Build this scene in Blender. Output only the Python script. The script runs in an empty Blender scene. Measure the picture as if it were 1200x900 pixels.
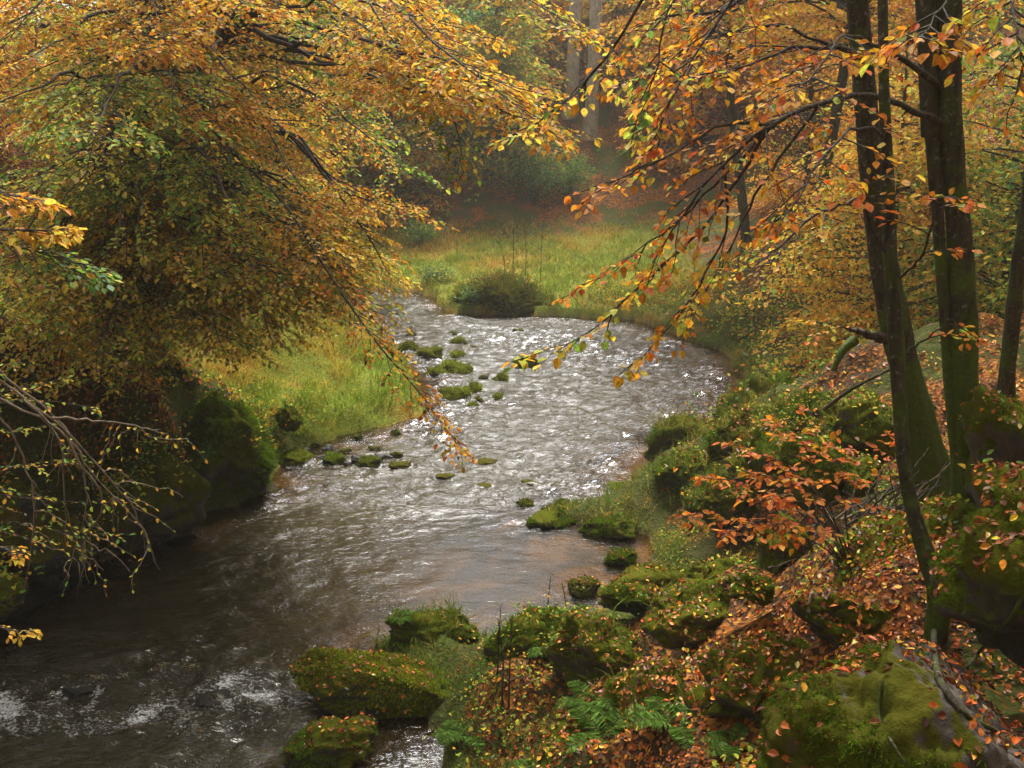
import bpy, math, random
import numpy as np
from mathutils import Vector, Matrix
from mathutils.bvhtree import BVHTree

rng = np.random.default_rng(11)
UP = np.array([0, 0, 1.])
random.seed(5)
scene = bpy.context.scene
COL = scene.collection

# ------------------------------------------------------------------ helpers
def nrm(v):
    v = np.asarray(v, float)
    return v / np.maximum(np.linalg.norm(v, axis=-1, keepdims=True), 1e-9)

def sstep(a, b, x):
    t = np.clip((x - a) / (b - a), 0, 1)
    return t * t * (3 - 2 * t)

def _hash(ix, iy, iz, seed):
    h = (ix * 374761393 + iy * 668265263 + iz * 2147483647 + seed * 974634777) & 0xFFFFFFFF
    h = ((h ^ (h >> 13)) * 1274126177) & 0xFFFFFFFF
    h = ((h ^ (h >> 16)) * 2246822519) & 0xFFFFFFFF
    h = h ^ (h >> 15)
    return (h & 0xFFFFFF).astype(np.float64) / 0xFFFFFF * 2 - 1

def vnoise(x, y, z=None, seed=0):
    x = np.asarray(x, float); y = np.asarray(y, float)
    if z is None: z = np.zeros_like(x)
    fx, fy, fz = np.floor(x), np.floor(y), np.floor(z)
    ix, iy, iz = fx.astype(np.int64), fy.astype(np.int64), fz.astype(np.int64)
    u, v, w = x - fx, y - fy, z - fz
    u = u * u * u * (u * (u * 6 - 15) + 10); v = v * v * v * (v * (v * 6 - 15) + 10); w = w * w * w * (w * (w * 6 - 15) + 10)
    r = 0
    for a in (0, 1):
        for b in (0, 1):
            for c in (0, 1):
                r = r + _hash(ix + a, iy + b, iz + c, seed) * (u if a else 1 - u) * (v if b else 1 - v) * (w if c else 1 - w)
    return r

def fbm(x, y, z=None, seed=0, octv=4, gain=.5):
    s, a, f = 0, 1, 1
    for o in range(octv):
        s = s + a * vnoise(np.asarray(x) * f, np.asarray(y) * f, None if z is None else np.asarray(z) * f, seed + o * 17)
        a *= gain; f *= 2.03
    return s

def mesh_from(name, V, faces_list, mat=None, parent=None, attrs=None, smooth=True, loc=None):
    """faces_list: list of int arrays (n,k)"""
    V = np.asarray(V, np.float32)
    if loc is not None: V = V - np.asarray(loc, np.float32)
    me = bpy.data.meshes.new(name)
    me.vertices.add(len(V)); me.vertices.foreach_set('co', V.ravel())
    li = np.concatenate([np.asarray(f).ravel() for f in faces_list]).astype(np.int32)
    tot = np.concatenate([np.full(len(f), np.asarray(f).shape[1], np.int32) for f in faces_list])
    st = np.concatenate([[0], np.cumsum(tot)[:-1]]).astype(np.int32)
    me.loops.add(len(li)); me.loops.foreach_set('vertex_index', li)
    me.polygons.add(len(tot)); me.polygons.foreach_set('loop_start', st)
    me.polygons.foreach_set('use_smooth', np.full(len(tot), smooth, bool))
    me.update(calc_edges=True); me.validate()
    for k, a in (attrs or {}).items():
        a = np.asarray(a, np.float32)
        if a.ndim == 2:
            at = me.color_attributes.new(k, 'FLOAT_COLOR', 'POINT')
            at.data.foreach_set('color', np.concatenate([a, np.ones((len(a), 1), np.float32)], 1).ravel())
        else:
            at = me.attributes.new(k, 'FLOAT', 'POINT'); at.data.foreach_set('value', a)
    if mat: me.materials.append(mat)
    o = bpy.data.objects.new(name, me); COL.objects.link(o)
    if loc is not None and parent is None: o.location = loc
    if parent is not None: o.parent = parent
    return o

def tag(o, label=None, cat=None, group=None, kind=None):
    if label: o['label'] = label
    if cat: o['category'] = cat
    if group: o['group'] = group
    if kind: o['kind'] = kind
    return o

def empty(name, loc):
    o = bpy.data.objects.new(name, None); COL.objects.link(o); o.location = loc; o.empty_display_size = .1
    return o

# ------------------------------------------------------------------ camera
H = 5.0; F = 1167.0; PITCH = math.radians(14.4)
CP, SP = math.cos(PITCH), math.sin(PITCH)
cam = bpy.data.cameras.new('camera'); cam.sensor_width = 36; cam.lens = 36 * F / 1200
cam.clip_start = .05; cam.clip_end = 1000
co = bpy.data.objects.new('camera', cam); COL.objects.link(co)
co.location = (0, 0, H); co.rotation_euler = (math.pi / 2 - PITCH, 0, 0)
scene.camera = co

def ray(px, py):
    u = (px - 600) / F; v = (450 - py) / F
    return np.array([u, CP + v * SP, -SP + v * CP])
def P(px, py, Y):
    d = ray(px, py); return np.array([0, 0, H]) + d * (Y / d[1])
def PW(px, py, z=0.):
    d = ray(px, py); return np.array([0, 0, H]) + d * ((z - H) / d[2])
def pxm(px, Y):            # pixels to metres at a distance
    return px / F * Y / CP

# ------------------------------------------------------------------ materials
def new_mat(name):
    m = bpy.data.materials.new(name); m.use_nodes = True
    nt = m.node_tree; nt.nodes.clear()
    out = nt.nodes.new('ShaderNodeOutputMaterial')
    return m, nt, out
def N(nt, t, **kw):
    n = nt.nodes.new('ShaderNode' + t)
    for k, v in kw.items():
        if k in n.inputs: n.inputs[k].default_value = v
        else: setattr(n, k, v)
    return n
def L(nt, a, b): nt.links.new(a, b)
def ramp(nt, fac, stops):
    r = N(nt, 'ValToRGB'); e = r.color_ramp.elements
    while len(e) < len(stops): e.new(.5)
    for el, (p, c) in zip(e, stops): el.position = p; el.color = (*c, 1) if len(c) == 3 else c
    L(nt, fac, r.inputs['Fac']); return r
def mixc(nt, fac, a, b, mode='MIX'):
    m = N(nt, 'Mix', data_type='RGBA', blend_type=mode)
    for s, x in ((0, fac), (6, a), (7, b)):
        if hasattr(x, 'is_linked'): L(nt, x, m.inputs[s])
        else: m.inputs[s].default_value = x if s == 0 else (*x, 1)
    return m.outputs[2]
def math_(nt, op, a, b=0., clamp=False):
    m = N(nt, 'Math', operation=op, use_clamp=clamp)
    for i, x in enumerate((a, b)):
        if hasattr(x, 'is_linked'): L(nt, x, m.inputs[i])
        else: m.inputs[i].default_value = x
    return m.outputs[0]

def leaf_material(name, trans=.52, rough=.55, spec=.18):
    m, nt, out = new_mat(name)
    a = N(nt, 'Attribute', attribute_name='col')
    tc = N(nt, 'TexCoord'); no = N(nt, 'TexNoise', Scale=55., Detail=3.); L(nt, tc.outputs['Object'], no.inputs['Vector'])
    r = ramp(nt, no.outputs['Fac'], [(.3, (.5, .42, .36)), (.5, (.95, .92, .9)), (.7, (1.25, 1.25, 1.15))])
    c = mixc(nt, 1., a.outputs['Color'], r.outputs['Color'], 'MULTIPLY')
    p = N(nt, 'BsdfPrincipled', Roughness=rough); p.inputs['Specular IOR Level'].default_value = spec
    L(nt, c, p.inputs['Base Color'])
    t = N(nt, 'BsdfTranslucent'); L(nt, c, t.inputs['Color'])
    mx = N(nt, 'MixShader', Fac=trans); L(nt, p.outputs[0], mx.inputs[1]); L(nt, t.outputs[0], mx.inputs[2])
    L(nt, mx.outputs[0], out.inputs['Surface'])
    return m
M_LEAF = leaf_material('autumn_leaf')
M_LITTER = leaf_material('wet_fallen_leaf', .1, .45, .25)
M_GRASS = leaf_material('grass_blade', .4, .6, .1)
M_FERN = leaf_material('fern_green', .4, .6, .06)
M_MOSS = leaf_material('moss_fuzz', .35, .9, .02)

def bark_material(name, dark, light, moss, mossamt=1.):
    m, nt, out = new_mat(name)
    tc = N(nt, 'TexCoord')
    mp = N(nt, 'Mapping'); mp.inputs['Scale'].default_value = (14, 14, 3); L(nt, tc.outputs['Object'], mp.inputs[0])
    n1 = N(nt, 'TexNoise', Scale=1.6, Detail=7., Roughness=.65); L(nt, mp.outputs[0], n1.inputs['Vector'])
    n2 = N(nt, 'TexNoise', Scale=3.2, Detail=5., Roughness=.6); L(nt, tc.outputs['Object'], n2.inputs['Vector'])
    n3 = N(nt, 'TexNoise', Scale=30., Detail=4.); L(nt, tc.outputs['Object'], n3.inputs['Vector'])
    base = ramp(nt, n1.outputs['Fac'], [(.36, dark), (.62, light)])
    sp = ramp(nt, n3.outputs['Fac'], [(.60, (0, 0, 0)), (.68, (1, 1, 1))])
    c = mixc(nt, math_(nt, 'MULTIPLY', sp.outputs['Color'], .5), base.outputs['Color'], (.22, .23, .19))
    at = N(nt, 'Attribute', attribute_name='moss')
    f = math_(nt, 'ADD', at.outputs['Fac'], math_(nt, 'MULTIPLY', math_(nt, 'SUBTRACT', n2.outputs['Fac'], .5), 2.2))
    f = math_(nt, 'MULTIPLY', math_(nt, 'MULTIPLY', math_(nt, 'SUBTRACT', f, .25), 3., True), mossamt)
    mc = mixc(nt, n3.outputs['Fac'], tuple(x * .5 for x in moss), tuple(x * 1.5 for x in moss))
    c = mixc(nt, f, c, mc)
    p = N(nt, 'BsdfPrincipled', Roughness=.8); p.inputs['Specular IOR Level'].default_value = .25
    L(nt, c, p.inputs['Base Color'])
    h = math_(nt, 'ADD', n1.outputs['Fac'], math_(nt, 'MULTIPLY', n3.outputs['Fac'], .5))
    b = N(nt, 'Bump', Strength=.9, Distance=.03); L(nt, h, b.inputs['Height']); L(nt, b.outputs[0], p.inputs['Normal'])
    L(nt, p.outputs[0], out.inputs['Surface'])
    return m
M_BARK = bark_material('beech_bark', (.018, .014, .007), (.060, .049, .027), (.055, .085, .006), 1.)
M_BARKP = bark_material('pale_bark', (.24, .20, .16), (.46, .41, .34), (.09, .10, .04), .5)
M_TWIG = bark_material('twig_bark', (.02, .015, .01), (.06, .045, .03), (.05, .06, .01), .3)
M_TWIGP = bark_material('bare_twig', (.11, .08, .05), (.25, .19, .13), (.05, .06, .01), .1)

def rock_material(name, c0, c1, moss, mossbias, mdir=(0, 0, 1.)):
    m, nt, out = new_mat(name)
    tc = N(nt, 'TexCoord'); g = N(nt, 'NewGeometry'); noisy = .9 if mdir[0] else 2.6
    n1 = N(nt, 'TexNoise', Scale=4., Detail=9., Roughness=.65); L(nt, tc.outputs['Object'], n1.inputs['Vector'])
    n2 = N(nt, 'TexNoise', Scale=2.2, Detail=6., Roughness=.6); L(nt, tc.outputs['Object'], n2.inputs['Vector'])
    n3 = N(nt, 'TexNoise', Scale=45., Detail=5., Roughness=.7); L(nt, tc.outputs['Object'], n3.inputs['Vector'])
    base = ramp(nt, n1.outputs['Fac'], [(.3, c0), (.7, c1)])
    sx = N(nt, 'VectorMath', operation='DOT_PRODUCT'); L(nt, g.outputs['Normal'], sx.inputs[0]); sx.inputs[1].default_value = mdir
    f = math_(nt, 'ADD', sx.outputs['Value'], math_(nt, 'MULTIPLY', math_(nt, 'SUBTRACT', n2.outputs['Fac'], .5), noisy))
    f = math_(nt, 'MULTIPLY', math_(nt, 'ADD', f, mossbias), 3.5, True)
    mc = ramp(nt, n3.outputs['Fac'], [(.3, tuple(x * .35 for x in moss)), (.55, moss), (.75, (moss[0] * 2.2, moss[1] * 1.7, moss[2] * 1.5))])
    m2 = mixc(nt, n1.outputs['Fac'], mc.outputs['Color'], (.085, .058, .006))
    c = mixc(nt, f, base.outputs['Color'], m2)
    p = N(nt, 'BsdfPrincipled'); L(nt, math_(nt, 'SUBTRACT', .3, math_(nt, 'MULTIPLY', f, .28)), p.inputs['Specular IOR Level'])
    L(nt, c, p.inputs['Base Color'])
    L(nt, math_(nt, 'ADD', math_(nt, 'MULTIPLY', f, .3), .55), p.inputs['Roughness'])
    h = math_(nt, 'ADD', n1.outputs['Fac'], math_(nt, 'MULTIPLY', n3.outputs['Fac'], .6))
    b = N(nt, 'Bump', Strength=.8, Distance=.03); L(nt, h, b.inputs['Height']); L(nt, b.outputs[0], p.inputs['Normal'])
    L(nt, p.outputs[0], out.inputs['Surface'])
    return m
M_ROCK = rock_material('mossy_sandstone', (.03, .026, .02), (.09, .075, .055), (.045, .090, .004), .25)
M_ROCKB = rock_material('bare_sandstone', (.035, .027, .021), (.085, .066, .052), (.055, .085, .010), -.12, (-1., 0., .35))
M_DARK = rock_material('dark_wet_stone', (.010, .008, .006), (.035, .03, .024), (.03, .05, .010), -1.2)
M_WET = rock_material('wet_stone', (.012, .011, .009), (.04, .035, .028), (.04, .06, .010), -.2)

# ground
def ground_material():
    m, nt, out = new_mat('forest_floor')
    tc = N(nt, 'TexCoord')
    a = N(nt, 'Attribute', attribute_name='col'); lt = N(nt, 'Attribute', attribute_name='litter')
    vo = N(nt, 'TexVoronoi', Scale=27.); vo.inputs['Randomness'].default_value = 1
    nd = N(nt, 'TexNoise', Scale=9., Detail=4.); L(nt, tc.outputs['Object'], nd.inputs['Vector'])
    vm = N(nt, 'VectorMath', operation='MULTIPLY_ADD'); L(nt, nd.outputs['Color'], vm.inputs[0]); vm.inputs[1].default_value = (.07, .07, .07); L(nt, tc.outputs['Object'], vm.inputs[2])
    L(nt, vm.outputs[0], vo.inputs['Vector'])
    sp = N(nt, 'SeparateColor'); L(nt, vo.outputs['Color'], sp.inputs[0])
    lc = ramp(nt, sp.outputs[0], [(0, (.025, .010, .005)), (.3, (.10, .032, .008)), (.6, (.24, .075, .015)), (.82, (.36, .15, .03)), (1., (.05, .06, .01))])
    n3 = N(nt, 'TexNoise', Scale=28., Detail=6., Roughness=.7); L(nt, tc.outputs['Object'], n3.inputs['Vector'])
    v = ramp(nt, n3.outputs['Fac'], [(.28, (.4, .4, .4)), (.7, (1.5, 1.5, 1.5))])
    c0 = mixc(nt, 1., a.outputs['Color'], v.outputs['Color'], 'MULTIPLY')
    f = math_(nt, 'MULTIPLY', math_(nt, 'ADD', lt.outputs['Fac'], math_(nt, 'SUBTRACT', sp.outputs[1], .75)), 4., True)
    c = mixc(nt, f, c0, lc.outputs['Color'])
    p = N(nt, 'BsdfPrincipled', Roughness=.85); p.inputs['Specular IOR Level'].default_value = .06
    L(nt, c, p.inputs['Base Color'])
    h = math_(nt, 'ADD', n3.outputs['Fac'], math_(nt, 'MULTIPLY', vo.outputs['Distance'], .7))
    b = N(nt, 'Bump', Strength=.7, Distance=.04); L(nt, h, b.inputs['Height']); L(nt, b.outputs[0], p.inputs['Normal'])
    L(nt, p.outputs[0], out.inputs['Surface'])
    return m
M_GROUND = ground_material()

def water_material():
    m, nt, out = new_mat('river_water')
    tc = N(nt, 'TexCoord')
    foam = N(nt, 'Attribute', attribute_name='foam'); murk = N(nt, 'Attribute', attribute_name='murk'); chop = N(nt, 'Attribute', attribute_name='chop')
    mp = N(nt, 'Mapping'); mp.inputs['Scale'].default_value = (.8, 1.5, 1); L(nt, tc.outputs['Object'], mp.inputs[0])
    n1 = N(nt, 'TexNoise', Scale=9., Detail=4., Roughness=.55, Distortion=.8); L(nt, mp.outputs[0], n1.inputs['Vector'])
    n2 = N(nt, 'TexNoise', Scale=34., Detail=3., Roughness=.5, Distortion=.5); L(nt, mp.outputs[0], n2.inputs['Vector'])
    h = math_(nt, 'ADD', n1.outputs['Fac'], math_(nt, 'MULTIPLY', n2.outputs['Fac'], .22))
    h = math_(nt, 'MULTIPLY', h, chop.outputs['Fac'])
    b = N(nt, 'Bump', Strength=1., Distance=.05); L(nt, h, b.inputs['Height'])
    tr = N(nt, 'BsdfTransparent', Color=(.60, .47, .20, 1)); df = N(nt, 'BsdfDiffuse', Color=(.024, .0185, .006, 1))
    un = N(nt, 'MixShader'); L(nt, murk.outputs['Fac'], un.inputs[0]); L(nt, tr.outputs[0], un.inputs[1]); L(nt, df.outputs[0], un.inputs[2])
    gl = N(nt, 'BsdfGlossy', Roughness=.075); gl.inputs['Color'].default_value = (1, 1, 1, 1); L(nt, b.outputs[0], gl.inputs['Normal'])
    fr = N(nt, 'Fresnel', IOR=1.34); L(nt, b.outputs[0], fr.inputs['Normal'])
    w = N(nt, 'MixShader'); L(nt, fr.outputs[0], w.inputs[0]); L(nt, un.outputs[0], w.inputs[1]); L(nt, gl.outputs[0], w.inputs[2])
    n4 = N(nt, 'TexNoise', Scale=22., Detail=7., Roughness=.75, Distortion=1.2); L(nt, mp.outputs[0], n4.inputs['Vector'])
    ff = math_(nt, 'MULTIPLY', math_(nt, 'SUBTRACT', math_(nt, 'ADD', foam.outputs['Fac'], math_(nt, 'MULTIPLY', math_(nt, 'SUBTRACT', n4.outputs['Fac'], .5), 3.4)), .68), 2., True)
    fd = N(nt, 'BsdfDiffuse', Color=(.68, .68, .68, 1))
    w2 = N(nt, 'MixShader'); L(nt, ff, w2.inputs[0]); L(nt, w.outputs[0], w2.inputs[1]); L(nt, fd.outputs[0], w2.inputs[2])
    L(nt, w2.outputs[0], out.inputs['Surface'])
    return m
M_WATER = water_material()

# ------------------------------------------------------------------ terrain
LB = np.array([(-9, -8), (-7.5, 0), (-6.5, 4), (-5.9, 7), (-5.5, 9.5), (-4.9, 11), (-4.3, 12.4), (-3.6, 13.6), (-3.75, 14.5), (-3.2, 15.8), (-2.3, 16.6),
               (-1.75, 17.5), (-1.75, 19.5), (-2.6, 21.8), (-3.4, 24), (-4.2, 27), (-5.5, 29.3), (-9, 30.5), (-16, 31.5), (-30, 33), (-80, 45)], float)
RB = np.array([(-3.5, -8), (-2.3, 0), (-1.3, 4), (-.7, 6), (-.4, 7.2), (-.75, 8.2), (-1.3, 9.), (-.9, 9.2), (-.3, 9.2), (.4, 9.35), (1.3, 9.6), (1.9, 10.7),
               (1.55, 11.7), (.55, 12.4), (1.2, 12.75), (1.8, 13.3), (2.0, 14.5), (2.4, 15.5), (3.5, 16.4), (4.0, 17.2), (4.6, 19.5), (5.0, 21.8), (4.5, 23.4), (3.2, 26.4),
               (1.2, 27), (-1.7, 27.6), (-2.2, 30), (-3.5, 32), (-8, 34), (-16, 35.5), (-30, 37), (-80, 52)], float)
POLY = np.concatenate([LB, RB[::-1]])

def seg_dist(x, y, pl):
    d = np.full(x.shape, 1e9)
    for a, b in zip(pl[:-1], pl[1:]):
        ab = b - a; t = np.clip(((x - a[0]) * ab[0] + (y - a[1]) * ab[1]) / (ab @ ab), 0, 1)
        d = np.minimum(d, np.hypot(x - a[0] - t * ab[0], y - a[1] - t * ab[1]))
    return d
def in_poly(x, y):
    r = np.zeros(x.shape, bool); n = len(POLY)
    for i in range(n):
        (x0, y0), (x1, y1) = POLY[i], POLY[(i + 1) % n]
        if y0 == y1: continue
        c = ((y0 > y) != (y1 > y)) & (x < (x1 - x0) * (y - y0) / (y1 - y0) + x0)
        r ^= c
    return r
def sp_(x, k=1.): return np.log1p(np.exp(np.clip(x / k, -30, 30))) * k

def terrain(x, y):
    """height, signed distance (positive on land), left side flag"""
    x = np.asarray(x, float); y = np.asarray(y, float)
    wx = x + .22 * fbm(x * 1.1, y * 1.1, seed=3, octv=2); wy = y + .22 * fbm(x * 1.1 + 9, y * 1.1, seed=4, octv=2)
    dl, dr = seg_dist(wx, wy, LB), seg_dist(wx, wy, RB)
    ins = in_poly(wx, wy); d = np.minimum(dl, dr); left = dl < dr
    # right bank
    s = np.interp(y, [0, 5.5, 6.5, 8, 9.5, 12, 14, 18, 22, 26], [.74, .74, .66, .50, .40, .42, .6, .5, .42, .35])
    bank = s * np.minimum(d, 2.8) + np.interp(y, [5, 7, 10, 13], [.48, .34, .36, .48]) * sp_(d - 2.8, .5)
    bank = np.where(d < .5, bank * (.5 + d), bank)
    meadow = .18 + .065 * np.minimum(d, 9) + .52 * sp_(x - 4.7 - .09 * (y - 26), .8) + .5 * sp_(y - 39, 1.6)
    wm = sstep(23.5, 27.5, y)
    zr = bank * (1 - wm) + meadow * wm
    # left bank
    hc = np.interp(y, [-5, 6, 11, 12.5, 13.5, 14.5, 15.3, 16], [3.4, 3.0, 2.4, 1.8, 1.5, .9, .3, .2])
    zl = hc * sstep(.0, .6, d) + np.interp(y, [13, 15.5], [.12, .36]) * np.minimum(d, 3.2) + .62 * sp_(d - np.interp(y, [11, 14, 17], [.6, 1.6, 2.5]), .4)
    z = np.where(left, zl, zr)
    cap = 13.
    z = np.where(z > 8, 8 + (cap - 8) * (1 - np.exp(-(z - 8) / (cap - 8))), z)
    amp = np.clip(d * 1.6, 0, 1)
    flat = np.where(left, sstep(15, 16, y) * (1 - sstep(3, 5, d)), wm * (1 - sstep(5, 8, x)))
    z = z + amp * (1 - .75 * flat) * (.17 * fbm(x * .9, y * .9, seed=21, octv=3) + .085 * fbm(x * 3.1, y * 3.1, seed=22, octv=3))
    z = z + np.where(y > 38, .5 * fbm(x * .2, y * .2, seed=29, octv=3), 0) * np.clip((y - 38) / 10, 0, 1)
    bed = -.10 - .5 * sstep(0, 2.2, d) + .05 * fbm(x * 2, y * 2, seed=31, octv=3)
    pool = np.exp(-((x - .2) ** 2 / 2.2 + (y - 10.8) ** 2 / 1.6))
    bed = bed * (1 - .6 * pool)
    z = np.where(ins, bed, z + .03)
    return z, np.where(ins, -d, d), left
def ground_z(x, y):
    z, _, _ = terrain(np.array([x]), np.array([y])); return float(z[0])

def axis(segs):
    out = []
    for a, b, n in segs: out.append(np.linspace(a, b, n, endpoint=False))
    return np.concatenate(out + [[segs[-1][1]]])
gx = axis([(-170, -40, 14), (-40, -14, 40), (-14, -7, 45), (-7, 6, 175), (6, 14, 60), (14, 40, 50), (40, 170, 16)])
gy = axis([(-60, -8, 12), (-8, 2.5, 35), (2.5, 16, 185), (16, 30, 130), (30, 50, 90), (50, 100, 60), (100, 200, 20)])
GX, GY = np.meshgrid(gx, gy)
TX, TY = GX.ravel(), GY.ravel()
TZ, TD, TLEFT = terrain(TX, TY)
nx, ny = len(gx), len(gy)
idx = np.arange(nx * ny).reshape(ny, nx)
TF = np.stack([idx[:-1, :-1], idx[:-1, 1:], idx[1:, 1:], idx[1:, :-1]], -1).reshape(-1, 4)
def colmix(a, b, t): return a * (1 - t[:, None]) + b * t[:, None]
def ground_cols(x, y, d, left):
    n1 = fbm(x * .7, y * .7, seed=41, octv=4); n2 = fbm(x * 2.3, y * 2.3, seed=42, octv=3)
    c = np.tile(np.array([.045, .028, .014]), (len(x), 1))
    moss = np.clip(sstep(-.1, .5, n1) * .9 + sstep(1.3, .2, d) * .7, 0, 1)
    c = colmix(c, np.array([.05, .062, .011]), moss)
    gr = np.where(left, sstep(15, 16.2, y) * sstep(3.8, 2.6, d) * sstep(26, 22, y), sstep(24, 27, y) * sstep(40, 36.5, y + 1.5 * n1) * sstep(6.5, 4.2, x))
    gcol = colmix(np.tile(np.array([.17, .20, .025]), (len(x), 1)), np.array([.33, .22, .04]), sstep(.0, .8, n1 + .5 * n2))
    c = c * (1 - gr[:, None]) + gcol * gr[:, None]
    bed = d < 0
    bcol = colmix(np.tile(np.array([.27, .17, .042]), (len(x), 1)), np.array([.06, .045, .025]), sstep(-.4, .5, n2))
    c = np.where(bed[:, None], bcol, c)
    lit = np.where(bed, -.3, np.clip(.62 + .5 * n2 - moss * .85 - gr * .75 - np.where(left, 0, .25 * sstep(7.5, 9.5, y) * sstep(5, 3, d)), -.2, 1.2))
    lit = np.where(bed | (d < .25), -.3, lit)
    return c, lit
TC, TLIT = ground_cols(TX, TY, TD, TLEFT)
TV = np.stack([TX, TY, TZ], 1)
ground = mesh_from('ground', TV, [TF], M_GROUND, attrs={'col': TC, 'litter': TLIT})
tag(ground, kind='structure')

# near BVH pieces (ground and boulders) to drop leaves and plants on
bvh_v, bvh_f, bvh_n = [], [], 0
def bvh_add(V, Fq):
    global bvh_n
    bvh_v.append(np.asarray(V, float)); bvh_f.append(np.asarray(Fq) + bvh_n); bvh_n += len(V)
sel = ((TX[TF] > -16) & (TX[TF] < 16) & (TY[TF] > 0) & (TY[TF] < 46)).all(1)
used = np.unique(TF[sel]); rem = np.zeros(len(TV), int); rem[used] = np.arange(len(used))
bvh_add(TV[used], rem[TF[sel]])

# ------------------------------------------------------------------ river
wxs = np.arange(-16, 6.3, .06); wys = np.arange(-4, 36.6, .05)
WX, WY = np.meshgrid(wxs, wys); wx, wy = WX.ravel(), WY.ravel()
ins = in_poly(wx, wy); wd = np.minimum(seg_dist(wx, wy, LB), seg_dist(wx, wy, RB)); wsd = np.where(ins, wd, -wd)
pool = np.exp(-((wx - .1) ** 2 / 3.6 + (wy - 10.9) ** 2 / 2.2))
pool2 = np.exp(-((wx + 2.8) ** 2 / .8 + (wy - 15.5) ** 2 / 1.))
rif = .62 * sstep(12.2, 14.0, wy) * sstep(36, 20, wy)
rap = np.exp(-((wy - 8.0 - .12 * np.sin(wx * 3)) ** 2 / .55)) * sstep(-1.2, -2.4, wx)
amp = .36 + 1.75 * rif + 1.1 * rap + .35 * sstep(9.5, 7, wy)
amp *= (1 - .72 * np.clip(pool, 0, 1)) * (1 - .6 * np.clip(pool2, 0, 1)) * sstep(-.05, .5, wsd)
# downstream pulls diagonally to the left in front
fx = wx + .55 * (wy - 9) * sstep(12, 7, wy)
amp *= np.clip(.75 + .75 * fbm(wx * .7, wy * .55, seed=57, octv=2), .5, 1.4)
wn = fbm(fx * 2.0, wy * 3.4, seed=51, octv=2)
wr = 1 - np.abs(fbm(fx * 3.6 + 3, wy * 5.6, seed=52, octv=3)) * 1.3
wz = amp * (.030 * wn + .030 * wr + .012 * fbm(fx * 7, wy * 12, seed=53, octv=2)) - .02
# the small step of the rapid
wz -= .10 * sstep(8.5, 7.6, wy + .15 * np.sin(wx * 2.2)) * sstep(-.6, -2., wx)
wz = np.where(wsd < .05, np.minimum(wz, .012), wz)
nz = fbm(wx * 1.4, wy * 2., seed=55, octv=3)
foam = .95 * np.exp(-((wy - 7.95 - .22 * np.sin(wx * 2.1 + .6) - .16 * nz) ** 2 / .045)) * sstep(-5.4, -4.4, wx) * sstep(-1.7, -2.4, wx)
foam = np.maximum(foam, .62 * np.exp(-((wx + 2.05) ** 2 / .12 + (wy - 8.1) ** 2 / .35)))
foam = np.maximum(foam, .6 * np.exp(-((wx + .8) ** 2 / .3 + (wy - 7.1) ** 2 / .12)))
foam *= np.clip(1.0 + .7 * fbm(wx * 2.2, wy * 2.2, seed=58, octv=2), .62, 1.2)
foam = np.maximum(foam, .5 * rap * (nz > 0))
foam = np.maximum(foam, .42 * rif * sstep(.15, .8, nz) * sstep(21, 15, wy))
foam = np.maximum(foam, .55 * np.exp(-((wy - 14.2 - .15 * np.sin(wx * 2.5)) ** 2 / .03)) * sstep(-3.2, -2.6, wx) * sstep(1.2, .2, wx))
for px_, py_, w_ in [(505, 416, 38), (536, 417, 22), (530, 431, 30), (545, 434, 22), (556, 407, 15), (533, 462, 38), (553, 455, 20), (566, 442, 13), (586, 444, 17), (584, 465, 13), (617, 428, 34), (607, 388, 15), (533, 391, 20), (570, 541, 26), (522, 557, 22), (620, 565, 24), (567, 569, 20), (652, 568, 18), (470, 544, 28), (432, 542, 32), (95, 808, 50), (250, 818, 45), (395, 800, 30)]:
    p_ = PW(px_, py_, 0); wr_ = pxm(w_, p_[1]) / 2; dy_ = p_[1] - wy; sd_ = np.abs(np.abs(wx - p_[0] + .25 * dy_ * (p_[1] < 9)) - wr_ * .8 - .22 * np.clip(dy_, 0, 9))
    foam = np.maximum(foam, .85 * np.exp(-(sd_ / .07) ** 2) * sstep(-wr_ * 1.2, 0, dy_) * np.exp(-np.clip(dy_, 0, 9) / (3.2 * wr_ + .1)))
murk = np.clip(sstep(.05, 1.3, wsd) * .85 + .1, 0, .95) * (1 - .85 * np.clip(pool, 0, 1)) * (1 - .5 * np.clip(pool2, 0, 1))
chop = .05 + .85 * np.clip(amp, 0, 1.3)
keep = wsd > -.55
nwx, nwy = len(wxs), len(wys); wi = np.arange(nwx * nwy).reshape(nwy, nwx)
WF = np.stack([wi[:-1, :-1], wi[:-1, 1:], wi[1:, 1:], wi[1:, :-1]], -1).reshape(-1, 4)
WF = WF[keep[WF].all(1)]
u_ = np.unique(WF); rm = np.zeros(len(wx), int); rm[u_] = np.arange(len(u_))
river = mesh_from('river', np.stack([wx, wy, wz], 1)[u_], [rm[WF]], M_WATER, attrs={'foam': foam[u_], 'murk': murk[u_], 'chop': chop[u_]})
tag(river, kind='structure')

# ------------------------------------------------------------------ geometry collectors
PAL = {
    'orange': (.62, .235, .020), 'amber': (.66, .355, .032), 'yellow': (.68, .47, .055), 'lime': (.42, .44, .06), 'green': (.15, .27, .035),
    'teal': (.10, .19, .065), 'rust': (.36, .095, .016), 'brown': (.14, .045, .013), 'pale': (.62, .48, .18), 'red': (.60, .16, .028)}
def pal(n, mix, jit=.18, r=rng):
    ks = list(mix); w = np.array([mix[k] for k in ks], float); w /= w.sum()
    c = np.array([PAL[k] for k in ks])[r.choice(len(ks), n, p=w)]
    return np.clip(c * (1 + jit * r.standard_normal((n, 1))) * (1 + .1 * r.standard_normal((n, 3))), .004, .8)

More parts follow.
